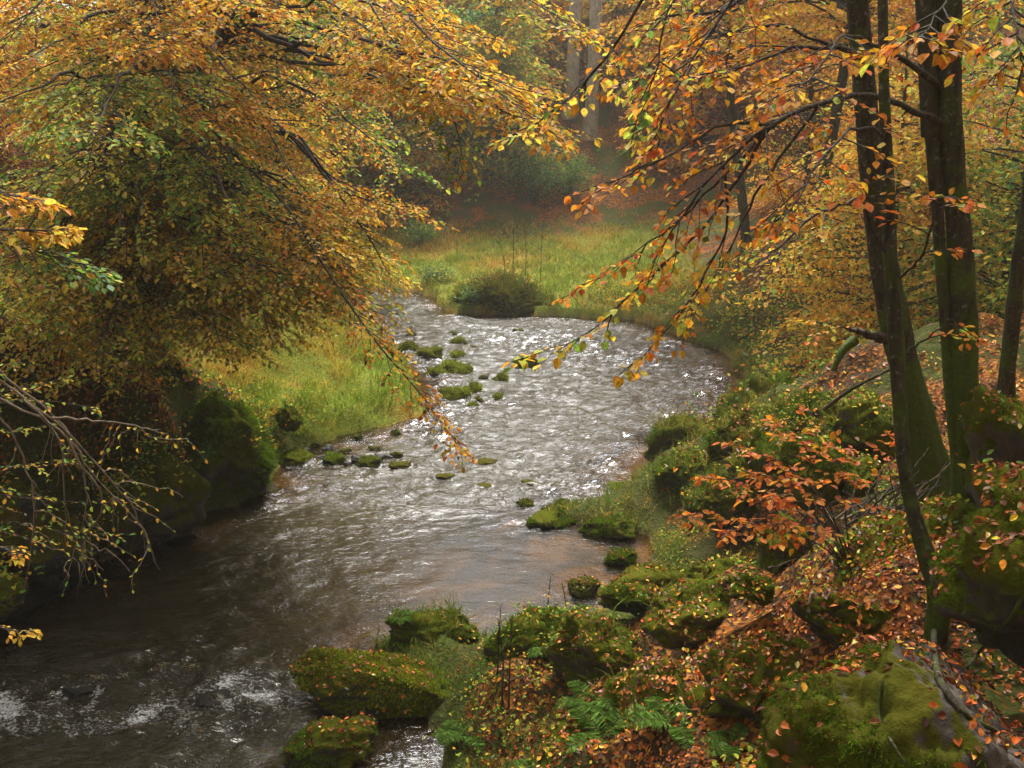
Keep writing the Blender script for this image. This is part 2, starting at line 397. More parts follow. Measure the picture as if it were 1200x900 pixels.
LEAF_V = np.array([(0, 0, 0), (.20, .20, .02), (.50, .31, .035), (.80, .20, .01), (1, 0, -.08), (.80, -.20, .01), (.50, -.31, .035), (.20, -.20, .02)])
def leaf_geo(Pt, D, Nn, size, col, width=1., curl=.0, r=rng):
    n = len(Pt)
    D = nrm(D); S = nrm(np.cross(Nn, D)); U = np.cross(D, S)
    lv = np.tile(LEAF_V[None], (n, 1, 1)); lv[:, :, 1] *= width
    fold = r.uniform(-.6, 1.9, n); lv[:, [1, 2, 3, 5, 6, 7], 2] += (fold * .10)[:, None] * np.array([.7, 1, .7, .7, 1, .7])
    c = r.normal(0, .19, n) + curl; lv[:, 4, 2] -= c; lv[:, [3, 5], 2] -= (c * .55)[:, None]; lv[:, [2, 6], 2] -= (c * .15)[:, None]
    lv *= size[:, None, None]
    V = Pt[:, None] + lv[:, :, :1] * D[:, None] + lv[:, :, 1:2] * S[:, None] + lv[:, :, 2:] * U[:, None]
    b = (np.arange(n) * 8)[:, None]
    Fq = np.concatenate([b + np.array([[0, 7, 6, 5, 4]]), b + np.array([[0, 4, 3, 2, 1]])])
    return V.reshape(-1, 3), Fq, np.repeat(col, 8, 0)

class Leaves:
    def __init__(s): s.p, s.d, s.n, s.s, s.c = [], [], [], [], []
    def add(s, p, d, n, size, col): s.p.append(p); s.d.append(d); s.n.append(n); s.s.append(size); s.c.append(col)
    def count(s): return sum(len(x) for x in s.p)
    def build(s, name, mat, parent=None, width=1., curl=.0, loc=None, kind=None):
        V, Fq, C = leaf_geo(np.concatenate(s.p), np.concatenate(s.d), np.concatenate(s.n), np.concatenate(s.s), np.concatenate(s.c), width, curl)
        if parent is not None and loc is None: loc = np.array(parent.location)
        o = mesh_from(name, V, [Fq], mat, parent, {'col': C}, smooth=False, loc=loc)
        if kind: o['kind'] = kind
        return o

class Tubes:
    def __init__(s): s.V, s.F, s.M, s.n = [], [], [], 0
    def add(s, pts, rad, sides=6, moss=0., rough=0., seed=0, lobes=None):
        pts = np.asarray(pts, float); rad = np.asarray(rad, float); k = len(pts)
        T = np.gradient(pts, axis=0); T = nrm(T)
        ref = np.array([0, 0, 1.]) if abs(T[0, 2]) < .8 else np.array([0, 1., 0])
        A = nrm(np.cross(T, ref)); B = np.cross(T, A)
        th = np.arange(sides) / sides * 2 * np.pi
        ring = A[:, None] * np.cos(th)[None, :, None] + B[:, None] * np.sin(th)[None, :, None]
        rr = np.repeat(rad[:, None], sides, 1)
        if lobes is not None: rr = rr * (1 + lobes[:, None] * np.cos(5 * th[None] + seed + .6 * np.sin(3 * th[None])))
        if rough:
            c = pts[:, None] + ring * rr[..., None]
            rr = rr * (1 + rough * fbm(c[..., 0] * 5, c[..., 1] * 5, c[..., 2] * 1.6, seed=seed, octv=3) + rough * .35 * fbm(c[..., 0] * 22, c[..., 1] * 22, c[..., 2] * 9, seed=seed + 3, octv=2))
        V = pts[:, None] + ring * rr[..., None]
        i = np.arange(k * sides).reshape(k, sides)
        Fq = np.stack([i[:-1], np.roll(i[:-1], -1, 1), np.roll(i[1:], -1, 1), i[1:]], -1).reshape(-1, 4)
        m = np.broadcast_to(np.asarray(moss, float).reshape(-1, 1), (k, sides)).copy()
        s.V.append(V.reshape(-1, 3)); s.F.append(Fq + s.n); s.M.append(m.ravel()); s.n += k * sides
    def build(s, name, mat, parent=None, loc=None):
        if parent is not None and loc is None: loc = np.array(parent.location)
        return mesh_from(name, np.concatenate(s.V), [np.concatenate(s.F)], mat, parent, {'moss': np.concatenate(s.M)}, loc=loc)

def curve(pts, n=12):
    """Catmull-Rom through points"""
    p = np.asarray(pts, float)
    if len(p) == 2: return p[0] + (p[1] - p[0]) * np.linspace(0, 1, n)[:, None]
    q = np.concatenate([[2 * p[0] - p[1]], p, [2 * p[-1] - p[-2]]])
    out = []; seg = len(p) - 1
    for t in np.linspace(0, seg, n):
        i = min(int(t), seg - 1); f = t - i
        a, b, c, d = q[i], q[i + 1], q[i + 2], q[i + 3]
        out.append(.5 * ((2 * b) + (-a + c) * f + (2 * a - 5 * b + 4 * c - d) * f * f + (-a + 3 * b - 3 * c + d) * f ** 3))
    return np.array(out)

def twig_leaves(lv, pts, mix, size, spacing, jit=.25):
    """alternate leaves along a twig polyline, blades near horizontal like beech sprays"""
    seg = np.linalg.norm(np.diff(pts, axis=0), axis=1); Ltot = seg.sum()
    n = max(2, int(Ltot / spacing))
    t = np.linspace(.12, 1, n) * (len(pts) - 1); i = np.minimum(t.astype(int), len(pts) - 2); f = (t - i)[:, None]
    p = pts[i] * (1 - f) + pts[i + 1] * f
    T = nrm(pts[i + 1] - pts[i])
    side = nrm(np.cross(T, UP) + 1e-4) * np.where(np.arange(n) % 2, 1, -1)[:, None]
    d = T * .75 + side * .85 + rng.normal(0, jit, (n, 3)); d[-1] = T[-1]
    d[:, 2] -= rng.uniform(-.1, .28, n)
    nn = UP + rng.normal(0, .27, (n, 3))
    lv.add(p, d, nn, size * rng.uniform(.7, 1.2, n), pal(n, mix))

def spray(tb, lv, limb, r0, mix, size=.065, f0=.25, step=.2, sub=.8, spacing=.042, droop=.16, density=1., twig_r=.003, mix2=None, gaps=None):
    """a limb with side twigs left and right, each with smaller twigs and leaves"""
    k = len(limb); seg = np.linalg.norm(np.diff(limb, axis=0), axis=1); Ltot = seg.sum()
    tb.add(limb, np.maximum(r0 * (1 - np.linspace(0, 1, k) * .9), .0025), 6, .15, .12)
    m = max(2, int(Ltot * (1 - f0) / step)); sgn = 1
    for j in range(m):
        fr = f0 + (1 - f0) * (j + rng.uniform(0, .9)) / m
        t = fr * (k - 1); i = min(int(t), k - 2)
        p = limb[i] + (limb[i + 1] - limb[i]) * (t - i); T = nrm(limb[i + 1] - limb[i])
        sgn = -sgn
        if rng.random() > density: continue
        if gaps is not None and float(fbm(p[0] * 1.15, p[1] * .8, p[2] * 1.9, seed=91, octv=2)) < gaps: continue
        side = nrm(np.cross(T, UP) + 1e-5) * sgn
        ln = sub * (1.05 - .65 * (fr - f0) / (1 - f0)) * rng.uniform(.55, 1.15)
        dr = nrm(T * rng.uniform(.5, .9) + side * rng.uniform(.5, 1.) + UP * rng.uniform(-.14, .08))
        s = np.linspace(0, 1, 6)[:, None]
        tw = p + dr * ln * s + UP * (-droop * ln) * s ** 2 + rng.normal(0, .025 * ln, (6, 3)) * s
        tb.add(tw, np.maximum(np.linspace(twig_r * 1.6, twig_r * .5, 6), .0012), 4, .1)
        mx = mix if (mix2 is None or rng.random() > fr * .8) else mix2
        twig_leaves(lv, tw[2:], mx, size, spacing)
        q = max(2, int(ln / .13)); sg2 = 1
        for a in range(q):
            f2 = .2 + .75 * (a + rng.random() * .6) / q; t2 = f2 * 5; i2 = min(int(t2), 4)
            p2 = tw[i2] + (tw[i2 + 1] - tw[i2]) * (t2 - i2); T2 = nrm(tw[i2 + 1] - tw[i2]); sg2 = -sg2
            sd = nrm(np.cross(T2, UP) + 1e-5) * sg2
            l2 = ln * .42 * rng.uniform(.5, 1.1) * (1.1 - .6 * f2)
            d2 = nrm(T2 * .8 + sd * .75 + UP * rng.uniform(-.2, .06))
            tw2 = p2 + d2 * l2 * np.linspace(0, 1, 4)[:, None] + UP * (-droop * l2) * np.linspace(0, 1, 4)[:, None] ** 2
            tb.add(tw2, np.maximum(np.linspace(twig_r * .8, twig_r * .35, 4), .001), 3, 0)
            twig_leaves(lv, tw2, mx, size, spacing)
    twig_leaves(lv, limb[int(k * .8):], mix, size, spacing)

def limb_arc(a, b, arch=.5, n=12, wob=.05):
    a = np.asarray(a, float); b = np.asarray(b, float); t = np.linspace(0, 1, n)[:, None]
    c = (a + b) / 2 + UP * arch
    p = (1 - t) ** 2 * a + 2 * t * (1 - t) * c + t ** 2 * b
    ln = np.linalg.norm(b - a)
    w = np.stack([fbm(t[:, 0] * 3 + rng.uniform(0, 99), t[:, 0] * 0, seed=int(rng.integers(999)), octv=2) for _ in range(3)], 1)
    return p + w * wob * ln * np.sin(t * np.pi)

def trunk_px(tb, pts, Y, extra_up=9, rough=.10, seed=0, moss_lo=.9, moss_hi=.2, sides=30, n=110, flare=1.5):
    """pts: (px,py,width_px) from the base up; Y scalar or (Y0,Y1)"""
    Ys = np.linspace(Y[0], Y[1], len(pts)) if isinstance(Y, tuple) else np.full(len(pts), Y)
    p = [P(a, b, yy) for (a, b, w), yy in zip(pts, Ys)]; w = [pxm(c, yy) / 2 for (a, b, c), yy in zip(pts, Ys)]
    dr = p[-1] - p[-2]; dr = dr / np.linalg.norm(dr)
    p.append(p[-1] + dr * extra_up); w.append(w[-1] * .55)
    base = p[0].copy(); p.insert(0, base - np.array([0, 0, .5])); w.insert(0, w[0] * flare)
    c = curve(p, n); rr = np.interp(np.linspace(0, 1, n), np.linspace(0, 1, len(w)), w)
    hh = c[:, 2] - base[2]
    ms = np.interp(hh, [0, .7, 1.9], [moss_lo, moss_lo * .75, moss_hi])
    rr = rr * (1 + .35 * np.exp(-np.clip(hh, 0, 9) / .18) * (flare > 1.2))
    tb.add(c, rr, sides, ms, rough, seed, lobes=np.exp(-np.clip(hh, 0, 9) / .45) * (.22 if flare > 1.2 else .08))
    return c, base

# ------------------------------------------------------------------ boulders
import bmesh
_ico = {}
def ico(level):
    if level not in _ico:
        bm = bmesh.new(); bmesh.ops.create_icosphere(bm, subdivisions=level, radius=1)
        v = np.array([x.co[:] for x in bm.verts]); f = np.array([[q.index for q in x.verts] for x in bm.faces]); bm.free()
        _ico[level] = (v, f)
    return _ico[level]
def rotz(v, a):
    c, s = math.cos(a), math.sin(a); return v @ np.array([[c, s, 0], [-s, c, 0], [0, 0, 1.]])
def tiltm(v, ax, ay):
    c, s = math.cos(ax), math.sin(ax); v = v @ np.array([[1, 0, 0], [0, c, s], [0, -s, c]])
    c, s = math.cos(ay), math.sin(ay); return v @ np.array([[c, 0, -s], [0, 1, 0], [s, 0, c]])

def blades(Pt, Dn, h, w, lean, col):
    """tapered grass blades: Pt base, Dn growth direction, lean bends the tip"""
    n = len(Pt); S = nrm(np.cross(Dn, rng.normal(0, 1, (n, 3)))) * w[:, None] * .5
    mid = Pt + Dn * (h * .55)[:, None] + lean * (h * .22)[:, None]
    tip = Pt + Dn * (h * .92)[:, None] + lean * (h * .75)[:, None]
    V = np.stack([Pt - S, Pt + S, mid + S * .7, mid - S * .7, tip], 1).reshape(-1, 3)
    b = (np.arange(n) * 5)[:, None]
    return V, [b + np.array([[0, 1, 2, 3]]), b + np.array([[3, 2, 4]])], np.repeat(col, 5, 0)

def sample_tris(V, Fq, n, nzmin=-1., fdir=(0, 0, 1.)):
    a, b, c = V[Fq[:, 0]], V[Fq[:, 1]], V[Fq[:, 2]]
    cr = np.cross(b - a, c - a); ar = np.linalg.norm(cr, axis=1); nn = cr / np.maximum(ar, 1e-9)[:, None]
    w = ar * (nn @ np.array(fdir) > nzmin); i = rng.choice(len(Fq), n, p=w / w.sum())
    r1, r2 = np.sqrt(rng.random(n))[:, None], rng.random(n)[:, None]
    return a[i] * (1 - r1) + b[i] * r1 * (1 - r2) + c[i] * r1 * r2, nn[i]

MOSSC = np.array([.075, .14, .006])
def boulder(label, c, r, seed=0, rot=0., tilt=(0, 0), mat=None, fuzz=0, fuzzlen=.022, box=.6, level=5, group=None, name='boulder', cat='boulder', fuzzmin=.1, mosscol=MOSSC, rough=.24, blade=None, bvh=True, fuzzlean=None, fuzzdir=(0, 0, 1.)):
    v, f = ico(level)
    q = v * (1 + .10 * box)
    rr_ = np.random.default_rng(seed + 500)
    for k in range(int(6 + 12 * box) if level < 6 else 5):                       # broken faces of the stone
        pn_ = nrm(rr_.normal(0, 1, 3) * np.array([1, 1, .8])); dist = rr_.uniform(.58, .95)
        over = np.maximum(q @ pn_ - dist, 0); q = q - pn_ * (over * .88)[:, None]
    q = q * (1 + rough * 1.1 * fbm(v[:, 0] * 1.5, v[:, 1] * 1.5, v[:, 2] * 1.5, seed=seed, octv=3))[:, None]
    q = q + v * (.045 * fbm(v[:, 0] * 6, v[:, 1] * 6, v[:, 2] * 6, seed=seed + 7, octv=4))[:, None]
    if level > 5: q = q + v * (.022 * fbm(v[:, 0] * 11, v[:, 1] * 11, v[:, 2] * 11, seed=seed + 5, octv=3))[:, None]
    rd_ = 1 - np.abs(fbm(v[:, 0] * 2.6, v[:, 1] * 2.6, v[:, 2] * 4.2, seed=seed + 9, octv=3))
    q = q - v * ((.11 if level < 6 else .04) * np.clip(rd_ - .82, 0, 1) / .18)[:, None]   # cracks
    q = q * np.asarray(r)
    q = rotz(tiltm(q, *tilt), rot) + np.asarray(c)
    base = np.array([c[0], c[1], q[:, 2].min()])
    if bvh: bvh_add(q, np.concatenate([f, f[:, 2:3]], 1))
    o = mesh_from(name, q, [f], mat or M_ROCK, loc=base)
    tag(o, label, cat, group)
    if fuzz:
        pt, nn = sample_tris(q, f, fuzz * 2, fuzzmin, fuzzdir)
        den = fbm(pt[:, 0] * 2.2, pt[:, 1] * 2.2, pt[:, 2] * 2.2, seed=seed + 3, octv=3)
        k = den > -.35 + .4 * rng.random(len(pt)); pt, nn, den = pt[k][:fuzz], nn[k][:fuzz], den[k][:fuzz]
        n = len(pt)
        col = mosscol * (1 + .5 * np.clip(den, -1, 1))[:, None] * (1 + .25 * rng.standard_normal((n, 1)))
        br = rng.random(n) < .12 + .2 * (den < 0); col[br] = np.array([.13, .085, .02]) * (1 + .2 * rng.standard_normal((br.sum(), 1)))
        col = np.clip(col, .006, .6)
        dn = nrm(nn + rng.normal(0, .45, (n, 3)))
        ln = fuzzlen * rng.uniform(.5, 1.4, n)
        V, FF, C = blades(pt - nn * .004, dn, ln, (blade or fuzzlen * .35) * rng.uniform(.7, 1.3, n), nrm(rng.normal(0, 1, (n, 3)) + np.array(fuzzlean or (0, 0, -.6))), col)
        mo = mesh_from('moss' if fuzzlen < .06 else 'grass_tuft', V, FF, M_MOSS, o, {'col': C}, smooth=False, loc=base)
    return o
def stone_px(label, px, py, wpx, flat=.55, z=0., **kw):
    kw.setdefault('box', .25); kw.setdefault('rough', .28); kw.setdefault('rot', (px * 7 + py) % 6)
    p = PW(px, py, z); Y = p[1]; w = pxm(wpx, Y) / 2
    return boulder(label, (p[0], p[1], z - w * .05), (w, w * kw.pop('deep', .9), w * flat), **kw)

def gz(x, y): return ground_z(x, y)

# foreground right: the big rock the trees stand on and the slab beside it
c = P(1085, 938, 3.2); boulder('large bare brown sandstone rock with mossy left flank at the lower right corner', c, (.60, .62, .62), 1, .35, (.1, -.1), M_ROCKB, 22000, .020, .45, fuzzmin=.2, fuzzdir=(-1., 0., .35), level=6, rough=.1)
c = P(1250, 690, 3.9); boulder('bright mossy rock below the double trunk, above the bare rock face', c, (.40, .45, .40), 2, .2, (.1, -.35), M_ROCK, 12000, .02, .4, level=6)
c = P(1000, 935, 3.8); boulder('sloping mossy slab in front of the bare brown rock', c, (.48, .5, .34), 3, -.2, (.1, -.6), M_ROCK, 12000, .014, .6, level=6)
c = P(1190, 535, 6.0); boulder('rounded mossy boulder between the double trunk and the leaning trunk', c, (.3, .4, .42), 4, .2, (0, -.15), M_ROCK, 5000, .02, .5)
c = P(1050, 655, 6.2); boulder('slanting brown mossy boulder behind the foot of the thin trunk', c, (.52, .4, .22), 5, .1, (0, -.55), M_ROCK, 4500, .018, .6)
c = P(925, 645, 7.4); boulder('dark mossy upright boulder left of the brushwood heap', c, (.24, .26, .3), 6, .4, (0, .1), M_ROCK, 3000, .018, .6)
c = P(850, 680, 7.8); boulder('low mossy boulder left of the dark upright boulder', c, (.3, .25, .16), 7, .2, (0, 0), M_ROCK, 3000, .018, .5)
c = P(820, 715, 7.2); boulder('olive mossy hump beside the leaf covered slope', c, (.42, .35, .2), 8, .5, (0, -.1), M_ROCK, 3500, .02, .4)
c = P(700, 765, 7.3); boulder('rounded olive mossy boulder strewn with leaves at the waterside', c, (.42, .42, .3), 9, .1, (0, .15), M_ROCK, 7000, .02, .4)
c = P(630, 755, 8.0); boulder('grassy mossy hump behind the dry stalks', c, (.42, .36, .27), 10, .3, (0, 0), M_ROCK, 5000, .03, .5)
c = P(760, 850, 5.9); boulder('broad leaf strewn mossy ledge at the bottom edge', c, (.7, .5, .36), 11, .5, (0, -.1), M_ROCK, 8000, .02, .55)
c = P(885, 810, 5.3); boulder('dark overhanging mossy boulder under the leaf slope', c, (.42, .4, .26), 12, .2, (0, -.1), M_ROCK, 6000, .018, .6)
c = P(985, 725, 5.3); boulder('small dark mossy boulder beside the curved root on the leaf slope', c, (.26, .26, .17), 13, .2, (0, .1), M_ROCK, 3500, .018, .5)
p = PW(445, 805, .1); boulder('long flat green mossy rock in the river, dotted with fallen leaves', (p[0], p[1], .08), (.86, .42, .27), 14, -.08, (0, .06), M_ROCK, 14000, .026, .6, rough=.1, mosscol=np.array([.20, .25, .010]))
p = PW(385, 880, .0); boulder('small green mossy rock at the bottom edge below the long flat one', (p[0], p[1], .02), (.42, .3, .2), 15, .1, (0, 0), M_ROCK, 6000, .028, .5, mosscol=np.array([.09, .18, .010]))
p = P(520, 745, 9.0); boulder('dark green mossy stone where the long flat rock meets the bank', (p[0], p[1], .1), (.5, .28, .22), 16, .2, (0, 0), M_ROCK, 4000, .025, .5)
# right waterside further up
stone_px('single dark wet stone standing in the brown pool', 683, 690, 44, .6, mat=M_WET, seed=20, fuzz=1500, fuzzlen=.02)
stone_px('grass topped stone near the bank above the brown pool', 725, 655, 36, .7, seed=21, fuzz=2500, fuzzlen=.04)
stone_px('green mossy stone at the tip of the grassy spit', 732, 573, 52, .35, seed=22, fuzz=2500, fuzzlen=.045)
stone_px('low dark green mossy stone where the spit joins the bank', 715, 620, 66, .5, seed=23, fuzz=3000, fuzzlen=.04)
stone_px('tiny mossy stone just upstream of the grassy spit', 615, 590, 22, .4, seed=24, fuzz=800, fuzzlen=.03)
stone_px('flat mossy rock lying along the grassy spit', 650, 602, 120, .2, seed=25, fuzz=4500, fuzzlen=.04, deep=.5)
c = P(812, 545, 12.6) - UP * .14; boulder('big brown and green mossy boulder on the right bank above the spit', c, (.5, .48, .36), 26, .2, (0, 0), M_ROCK, 5500, .028, .5)
c = P(850, 590, 10.8); boulder('dark mossy boulder under the orange beech sapling', c, (.42, .42, .3), 27, .2, (0, 0), M_ROCK, 4500, .024, .5)
c = P(805, 515, 14.6) - UP * .18; boulder('shaggy brown mossy boulder at the water on the right bank', c, (.5, .5, .45), 28, .2, (0, 0), M_ROCK, 4000, .04, .4)
c = P(905, 470, 14.5) - UP * .2; boulder('grassy bank boulder with hanging dry grass at the river bend', c, (.7, .7, .5), 29, .2, (0, 0), M_ROCK, 4500, .06, .5, blade=.012)
c = P(1000, 470, 10.) - np.array([0, 0, .28]); boulder('long dark mossy boulder left of the forked dark trunk', c, (.6, .5, .32), 30, .2, (0, -.3), M_ROCK, 3500, .03, .6)
c = P(1005, 560, 8.4); boulder('small mossy boulder above the brushwood heap', c, (.2, .2, .18), 32, .2, (0, -.3), M_ROCK, 1500, .02, .5)
c = P(760, 690, 8.3); boulder('mossy mound at the pool edge below the tall fern', c, (.5, .38, .2), 130, .4, (0, 0), M_ROCK, 5000, .03, .4)
c = P(880, 690, 6.6); boulder('flat mossy stone in the leaves left of the bent pale stick', c, (.22, .2, .13), 131, .9, (0, 0), M_ROCK, 2500, .02, .4)
c = P(960, 560, 8.6); boulder('dark mossy boulder hidden behind the orange sapling', c, (.4, .36, .34), 132, .2, (0, 0), M_ROCK, 3500, .03, .5)
c = P(905, 545, 9.6); boulder('green mossy boulder behind the orange sapling, nearer the water', c, (.42, .4, .36), 133, 1.2, (0, 0), M_ROCK, 3500, .03, .5)
c = P(870, 520, 11.5); boulder('grassy boulder on the right bank upstream of the sapling', c, (.5, .45, .4), 134, 2.2, (0, 0), M_ROCK, 3500, .06, .4)
c = P(945, 500, 11.); boulder('mossy boulder below the slanting dead stem', c, (.5, .45, .4), 135, 2.9, (0, 0), M_ROCK, 3500, .04, .5)
# left bank
c = np.array([-4.0, 13.3, .45]); boulder('tall square mossy block at the water below the left trees', c, (.72, .7, .95), 40, .3, (0, .08), M_ROCK, 11000, .11, .75, blade=.012, fuzzlean=(.3, -.5, -1.1))
c = np.array([-4.75, 11.7, .25]); boulder('dark boulder with a steep mossy ridge at the left waterside', c, (.8, .62, .85), 41, -.4, (0, .55), M_ROCK, 6000, .025, .6)
c = np.array([-5.5, 10.2, .5]); boulder('black overhanging rock above the dark water on the left', c, (.85, .8, .9), 42, .3, (0, .1), M_WET, 2500, .03, .7)
c = np.array([-5.9, 8.9, .35]); boulder('dark rock at the left edge behind the bare twigs', c, (.8, .8, .7), 43, .1, (0, .1), M_WET, 2500, .03, .7)
c = P(-6, 705, 8.3); boulder('small mossy rock cut by the left edge of the water', c, (.28, .3, .22), 44, .1, (0, .1), M_ROCK, 1800, .025, .5)
c = P(338, 490, 15.2); boulder('round mossy stone at the foot of the left grassy bank', c, (.24, .24, .2), 45, .1, (0, .1), M_ROCK, 1200, .03, .5)
c = np.array([-4.9, 13.4, 1.75]); boulder('mossy boulder among leaves on the left slope beside the tree', c, (.5, .5, .35), 46, .1, (0, .1), M_ROCK, 2000, .03, .5)
G1 = 'stones in a row across the left backwater'
for lab, a, b, w, fl, s in [('largest dark stone of the left backwater row, nearest the mossy block', 345, 537, 44, .5, 50), ('mossy stone in the middle of the left backwater row', 388, 538, 34, .5, 51),
                            ('stone with brown leaves near the right end of the backwater row', 432, 542, 32, .45, 52), ('flat wet stone ending the left backwater row in the current', 470, 544, 28, .35, 53),
                            ('small dark stone close behind the left backwater row', 420, 512, 13, .5, 54), ('little stone between the grassy bank and the backwater row', 464, 507, 13, .5, 55),
                            ('mossy stone against the left bank behind the backwater row', 353, 514, 24, .5, 56)]:
    stone_px(lab, a, b, w, fl, seed=s, mat=M_WET if s in (52, 53, 54) else M_ROCK, fuzz=900, fuzzlen=.03, level=4, group=G1, name='stone', cat='stone')
for k in range(13):
    a_, b_ = 335 + 11 * k + rng.uniform(-6, 6), 536 + rng.normal(0, 5) - 6 * (k % 3 == 0)
    stone_px('small dark stone wedged among the larger stones of the left backwater row', a_, b_, rng.uniform(9, 20), rng.uniform(.35, .6), seed=150 + k, mat=M_DARK if k % 3 else M_WET, level=4, group='small stones of the left backwater row', name='stone', cat='stone')
G2 = 'mossy stones in midstream'
mid = [(505, 416, 38, 'largest grassy stone at the upstream left of the midstream cluster', 1), (536, 417, 22, 'mossy stone touching the largest grassy stone on its right', 1), (530, 431, 30, 'dark flanked mossy stone in the middle of the midstream cluster', 1),
       (511, 437, 27, 'low green stone between the grassy bank and the dark flanked stone', 1), (545, 434, 22, 'green tufted stone right of the dark flanked stone', 1), (537, 401, 17, 'small stone with a reddish leaf upstream of the cluster', 1),
       (556, 407, 15, 'small dark round stone upstream right of the cluster', 0), (533, 462, 38, 'biggest round olive stone at the downstream end of the cluster', 1), (553, 455, 20, 'mossy stone just right of the biggest round olive stone', 1),
       (566, 442, 13, 'black bare stone on the right of the midstream cluster', 0), (586, 444, 17, 'outermost mossy stone right of the black bare stone', 1), (563, 468, 11, 'tiny mossy stone right of the biggest round olive stone', 1),
       (584, 465, 13, 'lone little green stone in the current below the cluster', 1), (555, 476, 14, 'lowest green stone downstream of the cluster', 1), (617, 428, 34, 'bright yellow green grassy stone alone in midstream', 1),
       (607, 388, 15, 'dark wet stone upstream of the bright grassy stone', 0), (533, 391, 20, 'flat dark stone in the fast water above the cluster', 0), (476, 407, 24, 'bright green stone beside the left grassy bank', 1), (482, 392, 17, 'dark stone upstream of the bright green bank stone', 0),
       (572, 409, 8, 'smallest dark stone poking out near the cluster', 0)]
for k, (a, b, w, lab, mo) in enumerate(mid):
    stone_px(lab, a, b, w, .5 if mo else .4, seed=70 + k, mat=M_ROCK if mo else M_WET, fuzz=1100 if mo else 0, fuzzlen=.07 if w > 16 else .045, level=4, group=G2, name='stone', cat='stone', mosscol=np.array([.20, .25, .02]), blade=.012)
for k, (a, b, w, lab) in enumerate([(570, 541, 26, 'barely emerging wet stone nearest the backwater row'), (522, 557, 22, 'barely emerging wet stone lowest on the left of the riffle'), (620, 565, 24, 'barely emerging wet stone upstream of the spit'),
                                    (567, 569, 20, 'barely emerging wet stone in the middle of the riffle foam'), (652, 568, 18, 'barely emerging wet stone closest to the spit stone')]):
    stone_px(lab, a, b, w, .22, seed=100 + k, mat=M_WET, level=4, group='wet stones in the riffle', name='stone', cat='stone')
for k, (a, b, w, lab) in enumerate([(95, 808, 70, 'low dark wet stone breaking the water in the foam at the lower left'), (250, 818, 60, 'dark wet stone in the small foaming step left of the long flat rock'), (395, 800, 40, 'dark wet stone splitting the current just left of the long flat rock')]):
    stone_px(lab, a, b, w * .7, .3, seed=120 + k, mat=M_DARK, name='stone', cat='stone', z=-.05)
# hummock at the bend
hm = PW(592, 368, 0)
boulder('low grassy hummock with thin saplings at the river bend', (hm[0], hm[1] + .9, .15), (1.35, .9, .56), 110, 0, (0, .06), M_ROCK, 12000, .26, .2, name='hummock', cat='hummock', mosscol=np.array([.13, .15, .018]), blade=.028, rough=.34, fuzzlean=(0, 0, -.5))

def mkbvh():
    V = np.concatenate(bvh_v); Fq = np.concatenate(bvh_f)
    return BVHTree.FromPolygons([Vector(v) for v in V], [list(dict.fromkeys(q)) for q in Fq.tolist()])
BV = mkbvh()
def onsurf(px, py, lift=.015):
    d = Vector(ray(px, py)).normalized(); h = BV.ray_cast(Vector((0, 0, H)), d)
    return np.array(h[0]) + np.array(h[1]) * lift * (1 if h[1].z > -.2 else -1)
def drop(x, y, top=30.):
    h = BV.ray_cast(Vector((x, y, top)), Vector((0, 0, -1)))
    if h[0] is None: return None
    n = h[1]
    if n.z < 0: n = -n
    return np.array(h[0]), np.array(n)

# ------------------------------------------------------------------ trees : shared far / middle tree
def tree(name, label, cat, base, height, crown_r, trunk_r, mix, ndisc=55, per=55, size=.1, crown_lo=.25, group=None, lean=(0, 0), bark=None, mix2=None, disc=(.5, 1.1), wide=1., droop=.35):
    b = np.array([base[0], base[1], gz(base[0], base[1]) if len(base) == 2 else base[2]])
    root = empty(name, b); tag(root, label, cat, group)
    top = b + np.array([lean[0], lean[1], height])
    c = curve([b - UP * .4, b + UP * height * .02, b + (top - b) * .45 + np.array([*rng.normal(0, .03 * height, 2), 0]), top], 18)
    t = np.linspace(0, 1, 18)
    tb = Tubes(); tb.add(c, trunk_r * (1 - .8 * t) * (1 + .5 * np.exp(-t * 18)), 10, np.interp(t, [0, .3, 1], [.7, .25, .1]), .06, int(rng.integers(99)))
    tb.build('trunk', bark or M_BARK, root)
    br = Tubes(); lv = Leaves()
    for k in range(ndisc):
        f = crown_lo + (1 - crown_lo) * rng.random() ** .9
        az = rng.uniform(0, 2 * np.pi)
        prof = math.sqrt(max(.05, 1 - ((f - crown_lo) / (1 - crown_lo)) ** 1.7)) * min(1, .45 + 2.2 * (f - crown_lo))
        rr = crown_r * prof * rng.uniform(.35, 1.05)
        i = f * .92 * 17; i0 = min(int(i), 16); p0 = c[i0] + (c[i0 + 1] - c[i0]) * (i - i0)
        out = np.array([math.cos(az), math.sin(az) * wide, 0])
        pc = p0 + out * rr + UP * (rr * rng.uniform(-.1, .35))
        lb = limb_arc(p0, pc, .12 * rr, 7, .04)
        br.add(lb, np.linspace(max(.012, trunk_r * .22), .006, 7), 4, .1)
        R = rng.uniform(*disc); n = int(per * R * R / .65 * rng.uniform(.6, 1.3)) + 8
        a2 = rng.uniform(0, 2 * np.pi, n); r2 = R * np.sqrt(rng.random(n)) * (1 + .3 * np.sin(a2 * 3 + az * 5))
        q = np.stack([np.cos(a2) * r2, np.sin(a2) * r2, rng.normal(0, .07, n)], 1)
        q[:, 2] += -droop * (r2 ** 2) / R + (q @ out) * rng.uniform(-.45, .05)
        dd = q * np.array([1, 1, .2]) + rng.normal(0, .3, (n, 3)); dd[:, 2] -= .25
        lv.add(pc + q, dd, UP + rng.normal(0, .3, (n, 3)), size * rng.uniform(.7, 1.25, n), pal(n, mix if (mix2 is None or rng.random() < .6) else mix2))
    br.build('branch', bark or M_BARK, root)
    lv.build('crown', M_LEAF, root, 1.05)
    return root

